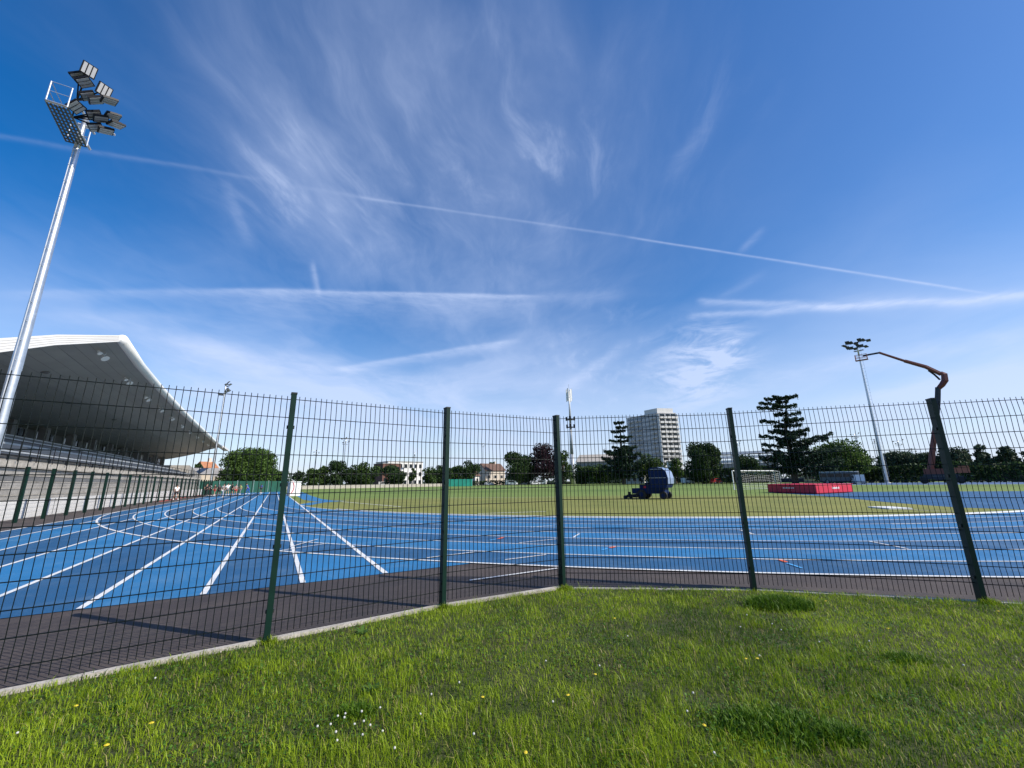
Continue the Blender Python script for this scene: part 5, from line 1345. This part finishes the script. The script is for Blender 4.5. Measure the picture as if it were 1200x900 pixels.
def gauss(x, y, rx, power=1.0):                       # soft region round a direction (radius in px near the middle)
    d = dpx(x, y); a = wm('SUBTRACT', 1.0, dot(d)); r2 = (rx / 500.0) ** 2 / 2
    return wm('EXPONENT', wm('MULTIPLY', a, -1.0 / r2))
def add(*xs):
    r_ = xs[0]
    for x in xs[1:]: r_ = wm('ADD', r_, x)
    return r_
def scaled(x, k): return wm('MULTIPLY', x, k)

CT_F = wnoise(comb(scaled(sp_.outputs[0], 16.0), scaled(sp_.outputs[1], 16.0), scaled(sp_.outputs[2], 70.0)), 1.0, 8, .68, .5); CT_W = wnoise(DIR, 9.0, 3)
def contrail(p0, p1, w_up, w_dn, s0, s1, strength, nscale=30, fuzz=.5, wob=.004):
    d0, d1 = dpx(*p0), dpx(*p1); nrm = d0.cross(d1).normalized()
    if nrm.z < 0: nrm = -nrm
    mid = (d0 + d1).normalized(); tg = (d1 - d0).normalized()
    al = dot(tg); ns = CT_F
    dist = wm('ADD', dot(nrm), scaled(wm('SUBTRACT', CT_W, .5), wob * 2))
    up = wm('GREATER_THAN', dist, 0.0)
    inv = wm('ADD', wm('MULTIPLY', up, 500.0 / w_up - 500.0 / w_dn), 500.0 / w_dn)
    q = wm('MULTIPLY', dist, inv); prof_ = wm('EXPONENT', scaled(wm('MULTIPLY', q, q), -1.0))
    a0, a1 = d0.dot(tg), d1.dot(tg); L = a1 - a0
    win = wm('MULTIPLY', sm(al, a0, a0 + L * s0), sm(al, a1 - L * s1, a1, 1.0, 0.0))
    front = wm('GREATER_THAN', dot(mid), 0.2)
    m_ = wm('MULTIPLY', wm('MULTIPLY', prof_, win), front)
    return scaled(wm('MULTIPLY', m_, sm(ns, .5 - fuzz * .5, .5 + fuzz * .35, 1 - fuzz, 1.0)), strength)

rotx = wm('ADD', scaled(PX, .995), scaled(PY, -.09)); roty = wm('ADD', scaled(PY, .995), scaled(PX, .09))
warp = wnoise(comb(scaled(PX, .7), scaled(PY, .5), 1.3), 1.0, 4)
streak = wnoise(comb(wm('ADD', scaled(rotx, 2.6), scaled(warp, 3.2)), scaled(roty, 1.05), 4.0), 1.0, 6, .58, .35)
fine = wnoise(comb(wm('ADD', scaled(rotx, 9.0), scaled(warp, 6.5)), scaled(roty, 3.4), 9.0), 1.0, 5, .6, .3)
big = wnoise(comb(scaled(PX, 1.1), scaled(PY, .55), 7.0), 1.0, 4, .5)
region = add(scaled(gauss(470, 210, 150), .75), scaled(gauss(330, 90, 140), .55), scaled(gauss(640, 330, 130), .55), scaled(gauss(600, 120, 130), .6), scaled(gauss(760, 180, 90), .35), scaled(gauss(330, 240, 60), .35), scaled(gauss(520, 330, 100), .3))
cir = wm('MULTIPLY', region, wm('MULTIPLY', sm(streak, .28, .80, .30, 1.0), sm(big, .25, .65, .40, 1.0)))
cir = wm('MULTIPLY', cir, sm(fine, .22, .75, .72, 1.12))
# loose fibres
fib = wm('MULTIPLY', add(scaled(gauss(590, 150, 70), .8), scaled(gauss(660, 200, 60), .6), scaled(gauss(420, 200, 90), .45), scaled(gauss(340, 215, 45), .7), scaled(gauss(800, 150, 60), .35), scaled(gauss(700, 420, 70), .6)), sm(fine, .50, .82))
# low veils towards the horizon
veil_n = wnoise(comb(wm('ADD', scaled(rotx, .55), scaled(warp, .8)), scaled(roty, .28), 2.0), 1.0, 6, .6, .5)
veil = wm('MULTIPLY', add(scaled(gauss(430, 450, 120), .65), scaled(gauss(250, 420, 90), .5), scaled(gauss(600, 470, 110), .55), scaled(gauss(1060, 440, 130), .5), scaled(gauss(120, 370, 90), .4), scaled(gauss(700, 380, 80), .35)), sm(veil_n, .34, .66))
patch = wm('MULTIPLY', add(scaled(gauss(835, 420, 34), 1.0), scaled(gauss(800, 440, 40), .75), scaled(gauss(850, 403, 20), .6)), sm(wnoise(comb(scaled(DIR_X := sp_.outputs[0], 10.0), scaled(sp_.outputs[2], 26.0), 5.0), 1.0, 6, .62, .6), .34, .66))
trails = add(
    contrail((-60, 148), (335, 215), 1.5, 2.2, .05, .25, .16, 22, .6),
    contrail((320, 214), (470, 238), 1.6, 2.4, .4, .2, .10, 30, .6, .002), contrail((405, 229), (770, 282), 1.1, 1.5, .08, .15, .24, 30, .5, .001), contrail((725, 276), (1180, 347), 0.9, 1.2, .10, .12, .48, 30, .35, .001),
    contrail((-30, 343), (440, 340), 2.5, 6.0, .1, .3, .28, 20, .7), contrail((170, 338), (650, 348), 2.2, 26.0, .25, .15, .42, 45, .85), contrail((330, 341), (650, 348), 1.8, 4.0, .3, .15, .30, 40, .8),
    contrail((620, 348), (750, 346), 6, 8, .2, .4, .22, 30, .8),
    contrail((800, 371), (1230, 343), 2.6, 4.0, .05, .05, .62, 34, .9, .010), contrail((812, 352), (1060, 360), 2.6, 5.0, .08, .5, .60, 34, .9, .010), contrail((930, 358), (1240, 346), 7.0, 7.0, .35, .05, .30, 26, .7, .01),
    contrail((385, 434), (618, 397), 2.5, 7.0, .10, .15, .55, 36, .6, .004),
    contrail((366, 300), (375, 352), 2.5, 3.5, .3, .3, .45, 60, .6), contrail((262, 205), (300, 300), 4, 6, .2, .4, .22, 40, .7),
    contrail((862, 300), (900, 262), 3, 4, .3, .4, .22, 40, .6), contrail((835, 352), (905, 315), 3, 4, .3, .4, .16, 40, .6),
    contrail((640, 470), (745, 395), 6, 8, .25, .3, .40, 30, .7), contrail((860, 450), (1230, 385), 8, 12, .2, .1, .30, 14, .7, .02), contrail((930, 480), (1230, 428), 8, 14, .2, .1, .24, 14, .7, .02),
    contrail((770, 225), (860, 100), 7, 9, .3, .5, .16, 30, .8, .01), contrail((150, 395), (560, 462), 10, 16, .2, .2, .34, 18, .7, .02), contrail((20, 372), (260, 372), 6, 12, .3, .3, .2, 18, .8, .01))
low_haze = sm(sp_.outputs[2], .0, .42, .66, 0.0)
mask = wm('MINIMUM', add(scaled(cir, .40), scaled(fib, .30), scaled(veil, .60), scaled(patch, .60), scaled(trails, .60), low_haze, scaled(gauss(1120, 130, 300), .10)), .80)
hs = nt.nodes.new('ShaderNodeHueSaturation'); hs.inputs['Saturation'].default_value = 1.52; hs.inputs['Hue'].default_value = 0.508; hs.inputs['Value'].default_value = 1.06; nt.links.new(sky.outputs[0], hs.inputs['Color'])
mixn = nt.nodes.new('ShaderNodeMix'); mixn.data_type = 'RGBA'; nt.links.new(mask, mixn.inputs[0]); nt.links.new(hs.outputs[0], mixn.inputs[6])
mixn.inputs[7].default_value = (4.8, 5.6, 7.6, 1)
nt.links.new(mixn.outputs[2], bg.inputs['Color']); bg.inputs['Strength'].default_value = 0.10

sun_d = bpy.data.lights.new('sun', 'SUN'); sun_d.energy = 4.0; sun_d.angle = math.radians(0.53); sun_d.color = (1.0, 0.94, 0.85)
sun = bpy.data.objects.new('sun', sun_d); COL.objects.link(sun)
sv = Vector((SUN_DIR.x * math.cos(SUN_EL), SUN_DIR.y * math.cos(SUN_EL), math.sin(SUN_EL)))
sun.rotation_euler = (-sv).to_track_quat('-Z', 'Y').to_euler(); sun.location = sv * 50

cd = bpy.data.cameras.new('camera'); cam = bpy.data.objects.new('camera', cd); COL.objects.link(cam); scene.camera = cam
cd.sensor_fit = 'HORIZONTAL'; cd.sensor_width = 36; cd.lens = 36 * F_PX / 1200; cd.clip_start = 0.05; cd.clip_end = 8000
cp, sp2 = math.cos(ROLL), math.sin(ROLL)
Xw, Uw, Fw = Vector((1, 0, 0)), Vector((0, -math.sin(PITCH), math.cos(PITCH))), Vector((0, math.cos(PITCH), math.sin(PITCH)))
cX = Xw * math.sqrt(1 - ROLL ** 2) - Uw * ROLL; cY = Xw * ROLL + Uw * math.sqrt(1 - ROLL ** 2); cZ = -Fw
cam.matrix_world = Matrix(((cX.x, cY.x, cZ.x, 0), (cX.y, cY.y, cZ.y, 0), (cX.z, cY.z, cZ.z, EYE), (0, 0, 0, 1)))
scene.view_settings.view_transform = 'Standard'; scene.view_settings.look = 'None'; scene.view_settings.exposure = 0.52; scene.view_settings.gamma = 1.0
scene.render.engine = 'CYCLES'
scene.cycles.max_bounces = 5; scene.cycles.transparent_max_bounces = 6
